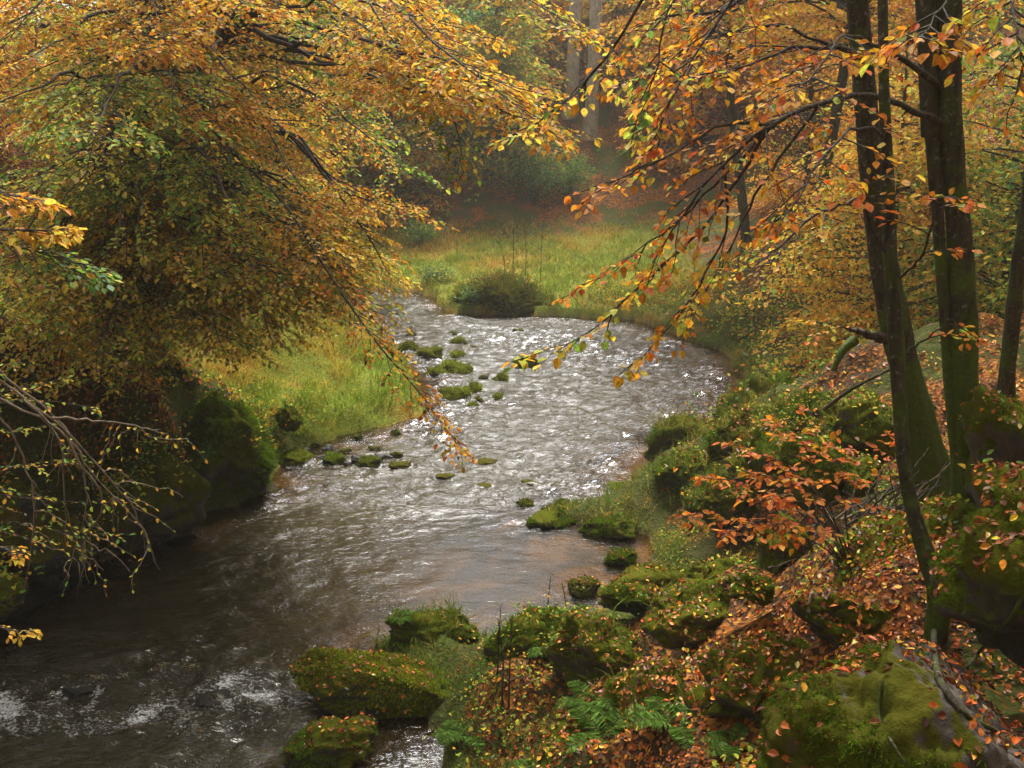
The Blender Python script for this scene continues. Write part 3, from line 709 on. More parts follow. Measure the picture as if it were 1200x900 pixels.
def X_at(px, Y): return (px - 600) / F * Y / .985

MIX_OR = {'orange': 4, 'amber': 3, 'yellow': 1.5, 'rust': .8, 'lime': .4}
MIX_YO = {'amber': 3, 'yellow': 3.5, 'orange': 1.6, 'lime': 1.6, 'green': .4}
MIX_GY = {'lime': 3, 'green': 2.2, 'yellow': 1.6, 'amber': .8}
MIX_GR = {'green': 3.5, 'teal': 1.5, 'lime': 1.8, 'yellow': .5}
MIX_DK = {'green': 3, 'teal': 2.5, 'lime': .4}
MIX_RED = {'red': 3, 'orange': 3, 'amber': 1.6, 'rust': 1.2, 'yellow': .5, 'lime': .3}

# far forest: (px, Y, height, crown radius, trunk r, mix, label)
FARG = 'trees in the hazy forest on the far hillside'
far = [
    (430, 50, 15, 4.2, .22, MIX_YO), (500, 56, 17, 4.5, .25, MIX_YO), (560, 52, 15, 4.2, .22, MIX_YO), (620, 60, 18, 4.6, .25, MIX_YO), (740, 56, 16, 4.6, .25, MIX_OR), (800, 52, 15, 4.5, .22, MIX_OR),
    (860, 48, 14, 4.4, .22, MIX_OR), (920, 44, 13, 4.2, .2, MIX_OR), (360, 46, 14, 4.2, .22, MIX_YO), (290, 42, 13, 4.2, .22, MIX_YO), (220, 40, 13, 4.2, .2, MIX_OR), (120, 38, 13, 4, .2, MIX_YO),
    (470, 72, 18, 5, .25, MIX_YO), (580, 78, 18, 5, .25, MIX_YO), (690, 76, 18, 5, .25, MIX_YO), (790, 72, 18, 5, .25, MIX_OR), (890, 66, 16, 5, .25, MIX_OR), (990, 56, 15, 4.8, .22, MIX_OR), (1090, 48, 14, 4.5, .22, MIX_YO), (20, 36, 12, 4, .2, MIX_OR),
    (380, 66, 16, 5, .25, MIX_YO), (280, 60, 16, 5, .25, MIX_OR), (1180, 44, 14, 4.5, .22, MIX_GY)]
far += [(455, 44, 0, 3.6, .2, MIX_YO), (585, 44, 0, 2.2, .2, MIX_GY), (810, 44, 0, 2.8, .2, MIX_OR), (400, 41, 0, 3.6, .2, MIX_YO)]
far += [(px_ + 25, Y_ + 9, h_, c_, t_, MIX_YO if m_ is MIX_OR else MIX_OR) for px_, Y_, h_, c_, t_, m_ in far if Y_ < 60 and px_ > 200 and h_ and not 600 < px_ + 25 < 790]
far += [(640, 53.5, 0, 3.4, .2, MIX_YO), (708, 54.5, 0, 3.4, .2, MIX_YO), (760, 51, 0, 3.2, .2, MIX_YO), (572, 50.5, 0, 3.2, .2, MIX_YO), (612, 58, 0, 3.6, .2, MIX_YO), (730, 60, 0, 3.6, .2, MIX_OR), (665, 62, 0, 3.8, .2, MIX_YO)]
for px, Y, h, cr, tr, mx in far:
    nm = 'orange' if mx is MIX_OR else ('green gold' if mx is MIX_GY else 'golden')
    tree('beech_tree', f'hazy {nm} beech among many on the far wooded hillside', 'tree', (X_at(px, Y), Y), max(4.5, 7.0 + .13 * Y - gz(X_at(px, Y), Y)), cr * 1.1, tr, mx, 105, 55, .19, .08, FARG + f', {nm}', disc=(.8, 1.6))
# far features
def tall(label, px, Y, w, basepy):
    b = P(px, basepy, Y); z = gz(b[0], b[1])
    root = empty('beech_tree', (b[0], b[1], z)); tag(root, label, 'tree')
    tb = Tubes(); k = np.linspace(0, 1, 16); r = pxm(w, Y) / 2
    pts = np.stack([b[0] + .25 * k + .1 * np.sin(k * 5), np.full(16, b[1]), z - .4 + 17 * k], 1)
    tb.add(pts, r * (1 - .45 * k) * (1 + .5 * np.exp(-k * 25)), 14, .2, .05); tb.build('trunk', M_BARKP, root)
    lv = Leaves(); br = Tubes()
    for j in range(16):
        f = rng.uniform(.62, .98); p0 = pts[int(f * 15)]; az = rng.uniform(0, 6.28); L_ = rng.uniform(1., 3.2)
        e = p0 + np.array([math.cos(az) * L_, math.sin(az) * L_, .3]); br.add(limb_arc(p0, e, .3, 7), np.linspace(.06, .01, 7), 5)
        n = 70; q = rng.normal(0, .55, (n, 3)) * np.array([1, 1, .25])
        lv.add(e + q, q + np.array([0, 0, -.3]), UP + rng.normal(0, .4, (n, 3)), .16 * rng.uniform(.7, 1.2, n), pal(n, MIX_YO))
    br.build('branch', M_BARKP, root); lv.build('crown', M_LEAF, root)
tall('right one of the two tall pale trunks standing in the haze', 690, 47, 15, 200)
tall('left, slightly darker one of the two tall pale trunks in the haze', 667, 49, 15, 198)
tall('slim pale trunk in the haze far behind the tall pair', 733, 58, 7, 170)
for lab, px, Y, h, cr, mx in [('dark evergreen behind the pale trunks in the haze', 718, 52, 9, 3.2, MIX_DK), ('dark green conifer at the far foot of the slope', 525, 45, 8.5, 2.6, MIX_DK), ('dark green young fir right of the conifer at the far slope', 575, 47, 6.5, 2.4, MIX_DK),
                              ('olive green tree hanging over the far river bend', 470, 41, 8, 2.8, MIX_GR)]:
    tree('conifer_tree' if 'fir' in lab or 'con' in lab or 'ever' in lab else 'beech_tree', lab, 'tree', (X_at(px, Y), Y), h, cr, .18, mx, 50, 55, .15, .22, disc=(.6, 1.2), droop=.6)
# fallen log, slim dark trunks at the hill foot
a, b = P(523, 251, 43.5), P(590, 200, 47); lg = Tubes(); cc = curve([a, (a + b) / 2 + UP * .15, b], 12)
cc[:, 2] = np.maximum(cc[:, 2], [gz(q[0], q[1]) + .12 for q in cc]); lg.add(cc, np.linspace(.2, .13, 12), 10, .3, .1)
tag(lg.build('fallen_trunk', M_BARK, loc=cc[0]), 'dark fallen trunk lying up the far brown slope', 'fallen trunk')
# shrub on the far meadow edge
def shrub(name, label, x, y, r, h, mix, n=900, size=.06, cat='shrub', group=None, stems=7, z=None):
    z = gz(x, y) if z is None else z; root = empty(name, (x, y, z)); tag(root, label, cat, group)
    tb = Tubes(); lv = Leaves()
    for k in range(stems):
        az = rng.uniform(0, 6.28); R = r * rng.uniform(.2, 1); e = np.array([x + math.cos(az) * R, y + math.sin(az) * R, z + h * rng.uniform(.5, 1.)])
        lb = limb_arc((x, y, z - .05), e, .15 * h, 8, .08); tb.add(lb, np.linspace(.012 * h + .004, .003, 8), 4)
        m = n // stems; q = rng.normal(0, .3, (m, 3)) * r * np.array([1, 1, .6]); t = rng.uniform(.35, 1, m); pp = lb[(t * 7).astype(int)] + q
        lv.add(pp, rng.normal(0, 1, (m, 3)) * np.array([1, 1, .4]) + np.array([0, 0, -.2]), UP + rng.normal(0, .4, (m, 3)), size * rng.uniform(.6, 1.2, m), pal(m, mix))
    tb.build('stem', M_TWIG, root); lv.build('foliage', M_LEAF, root)
shrub('shrub', 'pale teal green shrub at the top of the far meadow', X_at(625, 41), 41, 1.3, 2.4, {'teal': 3, 'green': 1}, 1500, .13)
shrub('shrub', 'second green shrub at the far meadow, right of the pale teal one', X_at(665, 42), 42, 1.3, 1.8, {'teal': 1, 'green': 3}, 1200, .13)
shrub('shrub', 'dark low bush at the far left corner of the meadow', X_at(490, 36), 37.5, 1.0, 1.0, MIX_DK, 1000, .1)
shrub('shrub', 'pale green weedy bush at the water left of the hummock', X_at(515, 31), 31.2, .6, .5, {'teal': 3, 'lime': 1}, 700, .08)
for dx_, lab, mx_, sz_ in [(-.5, 'brown dry weeds on the left side of the hummock top', {'brown': 3, 'rust': 1, 'lime': 1}, .07), (.6, 'green weeds on the right side of the hummock top', {'green': 3, 'lime': 2, 'amber': 1}, .07), (-1.0, 'green leafy weeds at the waterline on the left of the hummock', {'green': 3, 'teal': 2}, .09)]:
    h_ = drop(hm[0] + dx_, hm[1] + (.8 if dx_ > -.9 else .2)); shrub('weed_clump', lab, h_[0][0], h_[0][1], .42, .55, mx_, 420, sz_, 'weeds', None, 9, h_[0][2])
# thin saplings on the hummock
for k, (px, hh, lab) in enumerate([(601, 3.0, 'tallest bare thin sapling on the hummock'), (615, 2.3, 'bare thin sapling in the middle of the hummock'), (633, 2.7, 'bare thin sapling on the right shoulder of the hummock'), (590, 1.1, 'short dead stem on the hummock top')]):
    x, y = X_at(px, 28), 28.3; d = drop(x, y)[0]; tb = Tubes(); pts = curve([d - UP * .1, d + np.array([.03, 0, hh * .5]), d + np.array([.12 * (-1) ** k, 0, hh])], 9)
    tb.add(pts, np.linspace(.012, .004, 9), 5)
    for j in range(9):
        q = pts[3 + j % 6]; e = q + np.array([rng.normal(0, .25), rng.normal(0, .25), rng.uniform(.15, .4)]); tb.add(limb_arc(q, e, .05, 5), np.linspace(.007, .003, 5), 3)
    tag(tb.build('sapling', M_TWIG, loc=d), lab, 'sapling', 'thin saplings on the hummock')

# middle trees, left and right of the valley
midtrees = [
    ('beech_tree', 'shadowy dark green tree low behind the leaning trunk', (8.2, 10.2), 4.6, 2.0, .09, MIX_DK, None),
    ('beech_tree', 'dark green tree beside the yellow one, behind the double trunk', (10.8, 13.5), 7.0, 2.6, .12, MIX_DK, MIX_GR),
    ('beech_tree', 'yellow green beech over the left grassy bank', (-7.5, 21), 8.5, 3.0, .16, MIX_GY, MIX_YO),
    ('beech_tree', 'golden beech behind the left trees, leaning to the river', (-8.5, 26), 9, 3.2, .18, MIX_YO, None),
    ('beech_tree', 'green gold beech at the left river bend', (-5.6, 25.2), 6.5, 2.2, .12, MIX_GY, MIX_YO),
    ('beech_tree', 'tall orange beech high on the left slope', (-11.5, 19), 9, 3.2, .18, MIX_OR, None),
    ('beech_tree', 'golden beech furthest left on the near slope', (-11.5, 14.5), 9, 3.0, .18, MIX_YO, MIX_OR),
    ('beech_tree', 'golden beech at the far left behind the river bend', (-12, 30), 9, 3.2, .18, MIX_YO, None),
    ('beech_tree', 'orange beech on the right slope beyond the meadow corner', (9.6, 33), 7.5, 2.6, .16, MIX_OR, MIX_YO),
    ('beech_tree', 'orange beech higher on the right slope', (13, 34), 9, 3.4, .16, MIX_OR, None),
    ('beech_tree', 'low glowing yellow beech left of the dark trunk', (6.6, 17.5), 5.2, 2.2, .09, MIX_YO, {'yellow': 4, 'amber': 3, 'lime': 1}),
    ('beech_tree', 'yellow green beech between the dark trunk and the double trunk', (8.2, 16.5), 6.5, 2.4, .1, {'yellow': 2, 'lime': 3, 'green': 2}, MIX_GR),
    ('beech_tree', 'green tree behind the double trunk', (9.2, 14.5), 6.5, 2.6, .12, MIX_GR, MIX_GY),
    ('beech_tree', 'dark green tree at the right edge', (9.3, 12.0), 5.5, 2.4, .12, MIX_DK, MIX_GR),
    ('beech_tree', 'orange brown beech in the right middle distance', (10.5, 25), 7.5, 2.9, .14, MIX_OR, MIX_YO),
    ('beech_tree', 'tall amber beech behind the green tree on the right', (13.5, 21), 9.5, 3.4, .18, MIX_OR, MIX_YO),
    ('beech_tree', 'green yellow beech high on the right slope', (13.2, 16.5), 8.5, 3.0, .16, MIX_GY, None),
]
for lab, xy, h, cr_ in [('unseen big beech added behind the viewpoint, right, to shade the foreground', (4.5, -4.0), 15, 5.5), ('unseen beech added beside the viewpoint on the right slope for shade', (8.5, 2.5), 13, 4.6), ('unseen beech added far up the right slope to shade the bank', (11.5, 8), 13, 4.6),
                       ('unseen beech added downstream behind the viewpoint to shade the foreground', (0.5, -9), 16, 6)]:
    tree('beech_tree', lab, 'tree', xy, h, cr_, .22, MIX_YO, 110, 45, .13, .3, None, mix2=MIX_GY, disc=(.9, 1.6))  # out-of-view beeches added to shade the foreground from behind and the right
for lab, xy, h in [('tall beech added on the left, its unseen crown darkening the near water', (-7.2, 24), 15), ('tall beech added at the right bend, its unseen crown darkening the near water', (8.0, 26.5), 16), ('tall beech added at the left bend, its unseen crown darkening the near water', (-7.0, 29.5), 15), ('tall beech added on the right bank, its unseen crown darkening the near water', (7.0, 30), 16)]:
    tree('beech_tree', lab, 'tree', xy, h + 1, 6.8, .22, MIX_YO, 170, 60, .12, .6, None, mix2=MIX_OR, disc=(.7, 1.4), droop=.15)  # beeches added so crowns above the view keep sky out of the near water
for nm, lab, xy, h, cr, tr, m1, m2 in midtrees:
    tree(nm, lab, 'tree', xy, h, cr, tr, m1, 125, 88, .095, .08, None, mix2=m2, disc=(.5, 1.1))

# ------------------------------------------------------------------ left foreground trees
def px_in(poly, n):
    poly = np.asarray(poly, float); out = []
    mn, mxx = poly.min(0), poly.max(0)
    while len(out) < n:
        q = rng.uniform(mn, mxx); c = False
        for i in range(len(poly)):
            (x0, y0), (x1, y1) = poly[i], poly[(i + 1) % len(poly)]
            if (y0 > q[1]) != (y1 > q[1]) and q[0] < (x1 - x0) * (q[1] - y0) / (y1 - y0) + x0: c = not c
        if c: out.append(q)
    return out
def left_mix(px, py):
    r = rng.random()
    if 130 + 40 * math.sin(px * .03) < py < 310 and px < 290:
        return {'green': 3.4, 'lime': 2.6, 'yellow': .7} if r < .5 else ({'lime': 4, 'green': 1, 'yellow': 2, 'pale': .5} if r < .85 else {'orange': 3, 'amber': 3, 'rust': 1})
    if py > 290: return {'lime': 4, 'yellow': 3, 'green': .8, 'pale': 1} if r < .65 else {'amber': 3, 'yellow': 4, 'pale': 1, 'lime': 1}
    if px > 350: return {'amber': 3.4, 'yellow': 3, 'orange': 1.8, 'lime': .8} if r < .7 else {'green': 3, 'lime': 2.4, 'yellow': .6}
    return {'amber': 4, 'yellow': 2.4, 'orange': 2, 'lime': .4} if r < .6 else ({'orange': 4, 'amber': 2.4, 'rust': .8} if r < .85 else {'lime': 3, 'yellow': 2, 'green': 1})

def fore_tree(label, trunk, Y, regions, limb_r=.028, extra=None, seed=0, name='beech_tree', roots=(), size=.06, **kw):
    tb = Tubes(); c, base = trunk_px(tb, trunk, Y, seed=seed, **kw)
    root = empty(name, base); tag(root, label, 'tree')
    tb.build('trunk', M_BARK, root)
    lv = Leaves()
    for poly, n, Y0, Y1, arch in regions:
        for q in px_in(poly, n):
            yy = rng.uniform(Y0, Y1); e = P(q[0], q[1], yy)
            # start on the trunk above the end, further for long limbs
            dist = np.linalg.norm(c[:, :2] - e[:2], axis=1) * .14
            i = int(np.argmin(np.abs(c[:, 2] - (e[2] + dist + rng.uniform(-.3, .5))))); i = max(i, 8)
            s = c[i]; lm = limb_arc(s, e, arch * rng.uniform(.6, 1.4), 14, .05); Ls = np.linalg.norm(e - s)
            f0 = max(.12, 1 - 2.3 / Ls)
            br = Tubes(); spray(br, lv, lm, limb_r * min(1.4, Ls / 4), left_mix(*q), size, f0, .135 if q[1] > -70 else .28, 1.0, gaps=-.02 if q[1] < 290 else -.3); br.build('branch', M_TWIG, root)
    for fn in (extra or []): br = Tubes(); fn(br, lv, c); br.build('branch', M_TWIG, root)
    lv.build('crown', M_LEAF, root, 1.1)
    return root, c, lv.count()

def hero_limb(pts_px, Ys, r0, mix, **kw):
    def fn(br, lv, c):
        p = [P(a, b, y) for (a, b), y in zip(pts_px, Ys)]
        spray(br, lv, curve(p, 18), r0, mix, **kw)
    return fn
A, ca, na = fore_tree('left beech with a slanting dark trunk rising from the leafy slope', [(128, 420, 27), (135, 370, 23), (150, 300, 24), (152, 250, 24), (165, 120, 23), (180, 0, 22)], (13.2, 12.4),
    [([(-60, -60), (330, -60), (300, 130), (200, 190), (-60, 190)], 36, 8.5, 12.5, .5), ([(-200, -420), (380, -420), (420, -70), (-200, -70)], 4, 9, 12.5, .5), ([(-60, 120), (280, 120), (330, 260), (260, 330), (-60, 300)], 27, 8., 12.5, .6), ([(-40, 330), (190, 330), (225, 440), (120, 485), (-40, 450)], 22, 8.3, 10.5, .6), ([(-60, 280), (250, 280), (330, 330), (230, 400), (120, 400), (-60, 400)], 30, 8.5, 12., .5)],  # the region above the view adds unseen limbs for shade on the water
    extra=[hero_limb([(175, -60), (100, -40), (40, 10), (0, 60)], [12.4, 11, 10, 9.5], .02, MIX_OR, size=.06, f0=.2, step=.12, sub=.9), hero_limb([(175, -90), (80, -110), (-20, -60), (-60, 20)], [12.4, 11, 10, 9.5], .02, MIX_YO, size=.06, f0=.2, step=.12, sub=.9), hero_limb([(175, 60), (265, 170), (330, 235), (385, 320), (440, 400), (500, 470), (543, 532)], [12.5, 11, 10, 9.5, 9.2, 9.0, 8.9], .022, {'orange': 3, 'amber': 3, 'brown': 1, 'yellow': 1, 'lime': .5}, size=.06, f0=.25, step=.09, sub=.55)], seed=3)
B, cb, nb = fore_tree('left beech behind, its trunk forking upwards over the slope', [(178, 385, 18), (182, 330, 17), (190, 250, 17), (210, 120, 16), (236, 0, 16)], (14.2, 13.5),
    [([(180, -60), (540, -60), (500, 110), (440, 220), (300, 230), (180, 150)], 29, 9., 13.5, .6), ([(470, 10), (630, 40), (690, 190), (600, 190), (480, 140)], 12, 7.2, 9.5, .9), ([(250, -420), (620, -420), (600, -70), (300, -70)], 4, 9.5, 13, .6), ([(230, 150), (430, 180), (440, 300), (400, 355), (250, 350)], 40, 9.5, 14, .6), ([(150, 300), (440, 300), (425, 390), (350, 425), (180, 410)], 30, 10., 13., .7), ([(400, 170), (505, 190), (495, 320), (440, 420), (380, 330)], 16, 9.8, 12.5, .7), ([(60, 300), (430, 290), (410, 370), (330, 425), (190, 415), (60, 390)], 30, 9., 12., .8)],  # limbs in the region above the view are added for shade
    extra=[hero_limb([(225, 40), (400, -20), (520, 60), (600, 120), (660, 165)], [13.5, 10, 8.2, 7.6, 7.4], .016, {'amber': 3, 'orange': 2, 'yellow': 2, 'lime': 1, 'pale': .6}, size=.06, f0=.35, step=.15, sub=.6),
           hero_limb([(225, 90), (330, 150), (420, 260), (460, 330)], [13.5, 12, 11, 10.6], .03, MIX_YO, size=.06, f0=.3),
           hero_limb([(225, 20), (420, 20), (520, 120), (545, 200)], [13.5, 10.5, 9.4, 9.2], .018, MIX_GY, size=.06, f0=.4, sub=.7),
           hero_limb([(225, -40), (480, -70), (620, 0), (690, 45)], [13.5, 10.5, 9., 8.6], .016, MIX_YO, size=.06, f0=.4, sub=.7)], seed=5)
print('LEFT LEAVES', na, nb)
# near left tree, its trunk outside the picture: drooping bare twigs and a few leaves
def near_left():
    base = np.array([-5.6, 5.6, gz(-5.6, 5.6)]); root = empty('beech_tree', base); tag(root, 'drooping pale bare branches with scattered yellow leaves at the left edge', 'tree')
    tb = Tubes(); c = curve([base - UP * .3, base + np.array([.1, 0, 2]), base + np.array([.3, .2, 6])], 14); tb.add(c, np.linspace(.16, .09, 14), 12, .5, .08); tb.build('trunk', M_BARK, root)
    br, lv = Tubes(), Leaves()
    s = base + np.array([.15, .1, 2.2])
    mx = {'yellow': 3, 'lime': 3, 'amber': 2, 'green': .8}
    for pts in [[(-40, 400), (30, 460), (75, 500), (110, 560), (170, 620), (180, 660)], [(-40, 420), (60, 490), (130, 560), (160, 600), (172, 650)], [(-40, 440), (20, 520), (40, 600), (30, 690)], [(30, 470), (90, 530), (100, 600), (70, 690)],
                [(-40, 450), (60, 500), (74, 560), (76, 640)], [(60, 490), (130, 495), (185, 505)], [(75, 510), (120, 590), (95, 640), (120, 668)]]:
        p = curve([P(a, b, 6.1 + .1 * k) for k, (a, b) in enumerate(pts)], 16); p = p + rng.normal(0, .008, p.shape)
        br.add(p, np.linspace(.010, .0028, 16), 5)
        for j in range(7):
            i = rng.integers(5, 15); q = p[i]; e = q + np.array([rng.normal(.05, .12), rng.normal(0, .12), -rng.uniform(.1, .32)]); l2 = limb_arc(q, e, .03, 6, .12); br.add(l2, np.linspace(.004, .0018, 6), 4)
            if rng.random() < .75: twig_leaves(lv, l2, mx, .036, .06)
    l0 = curve([s, P(-120, 330, 5.9), P(-40, 415, 6.1)], 8); br.add(l0, np.linspace(.03, .012, 8), 6)
    br.build('branch', M_TWIGP, root)
    b2 = Tubes()
    for q in px_in([(-20, 400), (90, 440), (190, 540), (215, 610), (120, 650), (-20, 640)], 17):
        e = P(q[0], q[1], rng.uniform(6., 7.6)); spray(b2, lv, limb_arc(s + UP * rng.uniform(0, .8) + rng.normal(0, .05, 3), e, .35, 12, .05), .008, {'green': 2, 'lime': 2.5, 'yellow': 1.2, 'amber': 1.4}, .038, .5, .17, .3, .06, density=.75, twig_r=.0022)
    for pts, mm, sz in [([(-160, 180), (-60, 215), (10, 228), (48, 236)], {'orange': 3, 'amber': 3, 'yellow': 1}, .055), ([(-160, 240), (-50, 265), (30, 270), (80, 268)], {'amber': 3, 'yellow': 3, 'orange': 1}, .055), ([(-160, 300), (-40, 280), (60, 300), (120, 320)], MIX_GR, .055), ([(-100, 660), (-20, 640), (20, 648), (15, 655)], {'amber': 3, 'yellow': 3, 'orange': 1}, .03), ([(-100, 700), (-30, 725), (10, 738), (40, 740)], {'amber': 3, 'yellow': 3, 'orange': 1}, .032)]:
        q = curve([P(a, b, 5.) for a, b in pts], 10); q = np.concatenate([[s + rng.normal(0, .1, 3)], q]); spray(b2, lv, q, .010, mm, sz, .5, .14, .3 if sz > .04 else .12, .045, density=1 if sz > .04 else .6)
    b2.build('limb', M_TWIG, root)
    lv.build('crown', M_LEAF, root)
near_left()
# small leafy saplings on the left slope and dark understory
def understory(label, px, py, Y, w, mix, n, size=.06, lvl=None):
    pass

# ------------------------------------------------------------------ right foreground trees
def right_tree(label, trunk, Y, limbs, seed, extra_trunk=None, roots=(), size=.051, shade_canopy=0, **kw):
    tb = Tubes(); c, base = trunk_px(tb, trunk, Y, seed=seed, **kw)
    root = empty('beech_tree', base); tag(root, label, 'tree')
    tb.build('trunk', M_BARK, root)
    if extra_trunk:
        t2 = Tubes(); trunk_px(t2, extra_trunk, Y, seed=seed + 1, flare=1.); t2.build('trunk', M_BARK, root)
    for pts, ys, r in roots:
        rt = Tubes(); q = curve([base + UP * .02] + [onsurf(a, b) for a, b in pts[1:]], 14); rt.add(q, np.linspace(r * .75, r * .35, 14), 8, .25, .15); rt.build('root', M_BARK, root)
    lv = Leaves()
    for pts, ys, r, mix, k2 in limbs:
        br = Tubes(); q = curve([P(a, b, y) for (a, b), y in zip(pts, ys)], 20); q = q + rng.normal(0, .006, q.shape)
        spray(br, lv, q, r, mix, **{**dict(size=size, f0=.3, step=.105, sub=.62, spacing=.044, twig_r=.0028), **k2}); br.build('branch', M_TWIG, root)
    for q in px_in([(650, -420), (1300, -420), (1300, -110), (700, -110)], shade_canopy):  # limbs added above the view to shade the bank and darken the water
        e = P(q[0], q[1], rng.uniform(5.5, 10)); i = max(20, int(np.argmin(np.abs(c[:, 2] - e[2] - .3)))); lm = limb_arc(c[i], e, .4, 14, .05)
        br = Tubes(); spray(br, lv, lm, .022, O2, size, .2, .26, .9); br.build('branch', M_TWIG, root)
    if lv.count(): lv.build('crown', M_LEAF, root, 1.15)
    return root, c
O1 = {"orange": 4.2, "red": 2.0, "amber": 2.2, "yellow": 1.0, "lime": .7, "rust": .3}
O2 = {"orange": 3., "amber": 3, "yellow": 2.4, "lime": 1.2, "red": .9}
Y1 = {'yellow': 3, 'amber': 2.5, 'lime': 2.4, 'green': .9, 'orange': .8}
right_tree('dark leaning beech trunk flaring to a broad foot, left of the double trunk', [(1095, 592, 48), (1078, 500, 37), (1054, 400, 35), (1034, 300, 31), (1022, 200, 27), (1012, 100, 25), (1005, 0, 24)], (8.2, 7.8),
    [([(1004, -60), (950, -90), (880, -30), (820, 60), (770, 150)], [7.8, 7.0, 6.4, 6., 5.8], .022, O2, {}),
     ([(1006, -20), (930, -40), (850, 10), (780, 20), (740, 60)], [7.8, 7.2, 6.8, 6.6, 6.5], .022, O2, {}),
     ([(1045, 400), (1010, 390), (985, 383)], [8., 7.8, 7.7], .05, O2, dict(f0=.98, step=1)),
     ([(1020, 230), (960, 250), (900, 300), (850, 330)], [7.9, 7.7, 7.6, 7.5], .015, Y1, {})], 11, moss_lo=1., moss_hi=.2, shade_canopy=14)
right_tree('thin curved trunk with a bare foot growing on the leaf slope', [(1100, 702, 26), (1087, 655, 22), (1070, 600, 18), (1060, 550, 17), (1056, 500, 16), (1050, 400, 18), (1043, 300, 16), (1040, 200, 14), (1036, 100, 12), (1034, 0, 11)], (4.9, 5.4),
    [([(1040, 160), (1000, 150), (960, 190), (930, 240), (900, 260)], [5.4, 4.8, 4.4, 4.2, 4.2], .010, O1, dict(sub=.4)),
     ([(1036, 60), (990, 40), (950, 90), (900, 120)], [5.4, 4.9, 4.5, 4.4], .010, O1, dict(sub=.4)),
     ([(1050, 330), (1080, 300), (1100, 240), (1115, 230)], [5.3, 4.9, 4.6, 4.5], .008, O1, dict(sub=.3)),
     ([(1050, 420), (1080, 400), (1110, 380), (1130, 383)], [5.3, 5.2, 5.1, 5.], .008, O1, dict(sub=.2, density=.5)),
     ([(1045, 300), (1020, 265), (1015, 230), (1020, 205)], [5.3, 5, 4.8, 4.8], .008, O1, dict(sub=.35))], 12, moss_lo=.45, moss_hi=.25, flare=1.1,
    roots=[([(1098, 705), (1095, 740), (1092, 770), (1098, 800), (1112, 822), (1135, 842), (1165, 860)], [4.85, 4.2, 3.7, 3.4, 3.2], .022)])
right_tree('double mossy beech trunk at the right, two stems fused at the foot', [(1136, 628, 36), (1133, 560, 33), (1132, 500, 33), (1128, 400, 32), (1125, 300, 30), (1118, 200, 26), (1112, 100, 25), (1112, 0, 27)], (6.5, 6.4),
    [([(1104, 104), (1075, 80), (1040, 62), (990, 58), (930, 55), (880, 75), (835, 85)], [6.4, 6., 5.6, 5.4, 5.2, 5., 4.9], .022, O1, dict(f0=.35)),
     ([(1105, 146), (1060, 125), (1010, 110), (960, 122), (905, 145), (850, 190), (800, 250), (760, 320)], [6.4, 6, 5.6, 5.3, 5., 4.9, 4.8, 4.8], .022, O1, dict(f0=.35, sub=.6)),
     ([(905, 145), (850, 230), (800, 290), (740, 345), (680, 395), (600, 425)], [5., 5., 5., 5.1, 5.2, 5.3], .010, Y1, dict(f0=.25, sub=.32, size=.06)),
     ([(850, 190), (850, 270), (815, 340), (770, 400), (725, 440)], [4.9, 4.9, 4.9, 5., 5.], .008, {'orange': 2, 'yellow': 3, 'amber': 3, 'lime': 1}, dict(f0=.2, sub=.3, size=.058)),
     ([(905, 145), (820, 235), (740, 300), (655, 350)], [5., 5., 5.1, 5.2], .009, O1, dict(f0=.2, sub=.36)),
     ([(960, 122), (890, 220), (845, 310), (800, 385)], [5.3, 5.2, 5.2, 5.2], .009, O2, dict(f0=.25, sub=.36)),
     ([(990, 58), (900, 30), (800, 60), (720, 110)], [5.6, 5.6, 5.6, 5.7], .010, O2, dict(f0=.2, sub=.45)),
     ([(905, 145), (840, 150), (770, 190), (715, 215), (680, 240)], [5., 4.9, 4.9, 5., 5.], .010, O1, dict(f0=.1, sub=.42)),
     ([(1112, -60), (1000, -160), (850, -90), (760, -10), (700, 80), (640, 135), (600, 165)], [6.4, 5.6, 5., 4.9, 4.9, 5., 5.2], .016, Y1, dict(f0=.55, sub=.35, density=.6)),
     ([(1112, -60), (1000, -130), (900, -90), (790, 0), (770, 80), (740, 160)], [6.4, 5.6, 5.2, 5., 4.9, 4.9], .014, {'green': 3, 'lime': 3, 'yellow': 1.5}, dict(f0=.5, sub=.32, density=.7)),
     ([(1112, -90), (1150, -80), (1180, -30), (1190, 40), (1200, 90)], [6.4, 4.8, 3.9, 3.6, 3.5], .012, O2, dict(f0=.5, sub=.4)),
     ([(1112, -110), (1100, -100), (1110, -20), (1090, 30), (1075, 45)], [6.3, 4.8, 4., 3.8, 3.7], .010, O2, dict(f0=.6, sub=.25)),
     ([(1112, -80), (980, -120), (900, -60), (830, 40), (790, 110), (760, 180)], [6.4, 5.8, 5.4, 5.2, 5.1, 5.1], .014, O1, dict(f0=.4, sub=.5))], 13,
    extra_trunk=[(1128, 600, 20), (1116, 480, 14), (1110, 400, 14), (1102, 300, 14), (1095, 200, 15), (1088, 100, 18), (1084, 0, 21)], moss_lo=1.3, moss_hi=.25, shade_canopy=16)
right_tree('leaning bare trunk at the right edge behind the mossy boulder', [(1178, 500, 22), (1180, 450, 19), (1187, 380, 17), (1195, 300, 15), (1208, 200, 14)], (7.8, 7.4), [], 15, moss_lo=.5, moss_hi=.2, extra_up=4)

